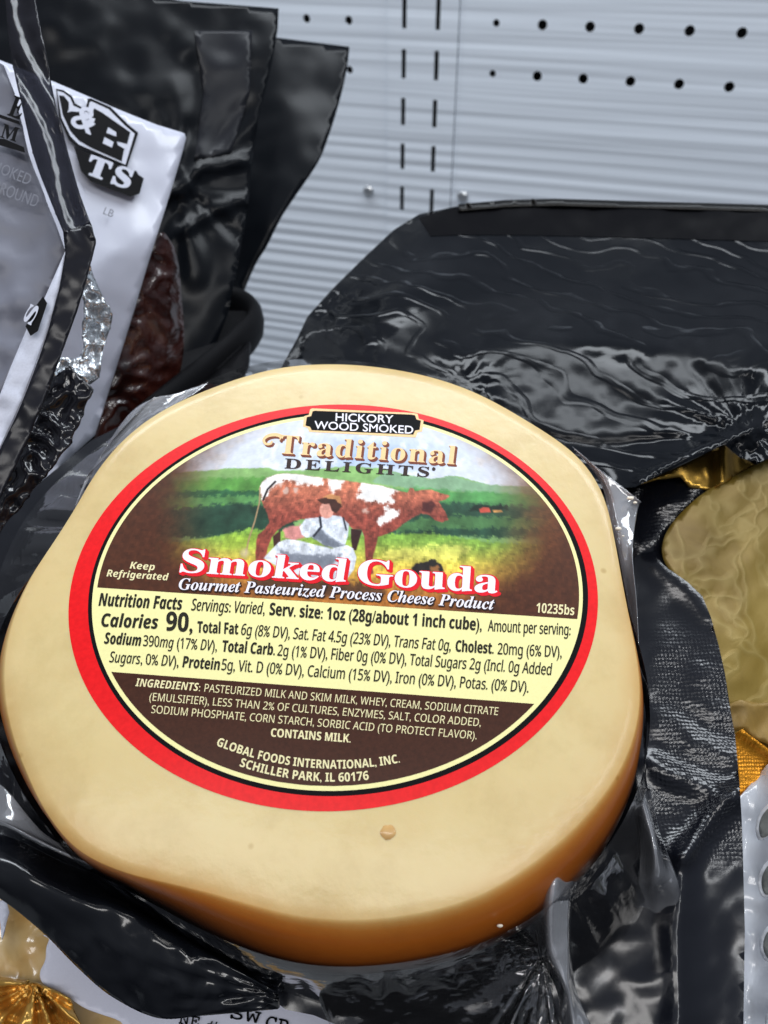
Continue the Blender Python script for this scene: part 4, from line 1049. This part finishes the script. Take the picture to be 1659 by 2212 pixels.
patch('shrunk_corner', [(80, 905), (115, 815), (150, 790), (200, 840), (150, 960), (70, 1060), (-60, 1220), (-60, 1170), (20, 1030)], b1, black_film('crinkled_black_film', (.012, .012, .016, 1), .14, .35), bag1, 7, lambda x, y: -.003 + .0012 * ridge(x, y, 50, 94), .0005)

sf = Mat('silver_foil', (.72, .76, .80, 1), .22, .85); sf.bump(sf.noise(110, 4, .6, 1.5), .9, .002)
tag(patch('foil_wrap', [(190, 548), (200, 590), (222, 640), (243, 680), (236, 715), (226, 745), (214, 785), (216, 815), (196, 830), (170, 835), (140, 845), (110, 868), (80, 866), (78, 840), (100, 800), (125, 770), (160, 775), (180, 760), (181, 640)],
          plane3((190, 550, .168), (243, 680, .172), (90, 860, .162)), sf.m, None, 6, lambda x, y: .002 * ridge(x, y, 40, 95) + .002 * fbm(x, y, 25, 96), .0004), 'crumpled silver foil wrapping between the nearest bag and the grey label', 'foil')

mm_ = Mat('dried_red_meat', (.1, .02, .012, 1), .22, spec=.6, coat=.6, coat_rough=.1)
mm_.base(mm_.ramp(mm_.noise(70, 5, .65, .6), [(.28, srgb(24, 10, 9)), (.5, srgb(52, 21, 16)), (.62, srgb(72, 42, 34)), (.75, srgb(104, 78, 66))])); mm_.bump(mm_.noise(80, 4, .5, .8), .35, .004)
tag(patch('dried_meat', crom([(345, 505), (368, 520), (384, 560), (392, 640), (398, 720), (392, 790), (372, 850), (320, 900), (250, 960), (205, 965), (225, 860), (270, 700), (310, 580)], 4), lambda x, y: l2(x, y) + .006, mm_.m, None, 7,
          lambda x, y: .0012 * ridge(x, y, 60, 97) + .003 * sm(0, 40, dist(x, y, [(398, 520), (400, 720), (380, 860)], False)), .004), 'wrinkled dark red dried meat beside the white label', 'meat')

# ------------------------------------------------------------------ black tray rim
tray = thing('plastic_tray', 'black plastic tray with a rounded rim corner behind the cheese', 'tray')
td = plane3((350, 860, .225), (550, 680, .262), (520, 660, .268))


def tubepath(name, pts, r, parent, mat, flatn=1.0, n=10):
    L = crom(pts, 8, False); W = at(L[:, 0], L[:, 1], L[:, 2]); d = np.gradient(W, axis=0); d /= np.linalg.norm(d, axis=1)[:, None]
    up = np.array([0, 0, 1.0]); sd = np.cross(d, up); sd /= np.linalg.norm(sd, axis=1)[:, None]; u2 = np.cross(sd, d); V = []
    for k in range(n):
        a = 2 * math.pi * k / n; V.append(W + sd * r * math.cos(a) + u2 * r * flatn * math.sin(a))
    V = np.stack(V, 1).reshape(-1, 3); m_ = len(L)
    F_ = [(i * n + k, i * n + (k + 1) % n, (i + 1) * n + (k + 1) % n, (i + 1) * n + k) for i in range(m_ - 1) for k in range(n)] + [tuple(range(n)), tuple(range((m_ - 1) * n, m_ * n))[::-1]]
    return mesh_obj(name, V, F_, mat, parent)


tubepath('rim', [(300, 930, .212), (380, 862, .226), (450, 805, .240), (510, 752, .252), (545, 715, .262), (552, 688, .270), (535, 668, .280), (500, 655, .285), (440, 660, .285)], .0028, tray, M_PLASTIC, 2.2)
patch('side_wall', [(300, 935), (400, 858), (470, 800), (520, 755), (540, 735), (536, 780), (500, 850), (400, 960)], lambda x, y: td(x, y) + .004, M_PLASTIC, tray, 16, None, .002)
patch('tray_floor', [(300, 925), (400, 850), (470, 795), (520, 748), (548, 700), (530, 672), (460, 670), (380, 760)], lambda x, y: td(x, y) + .003, M_PLASTIC, tray, 20, None, .002)
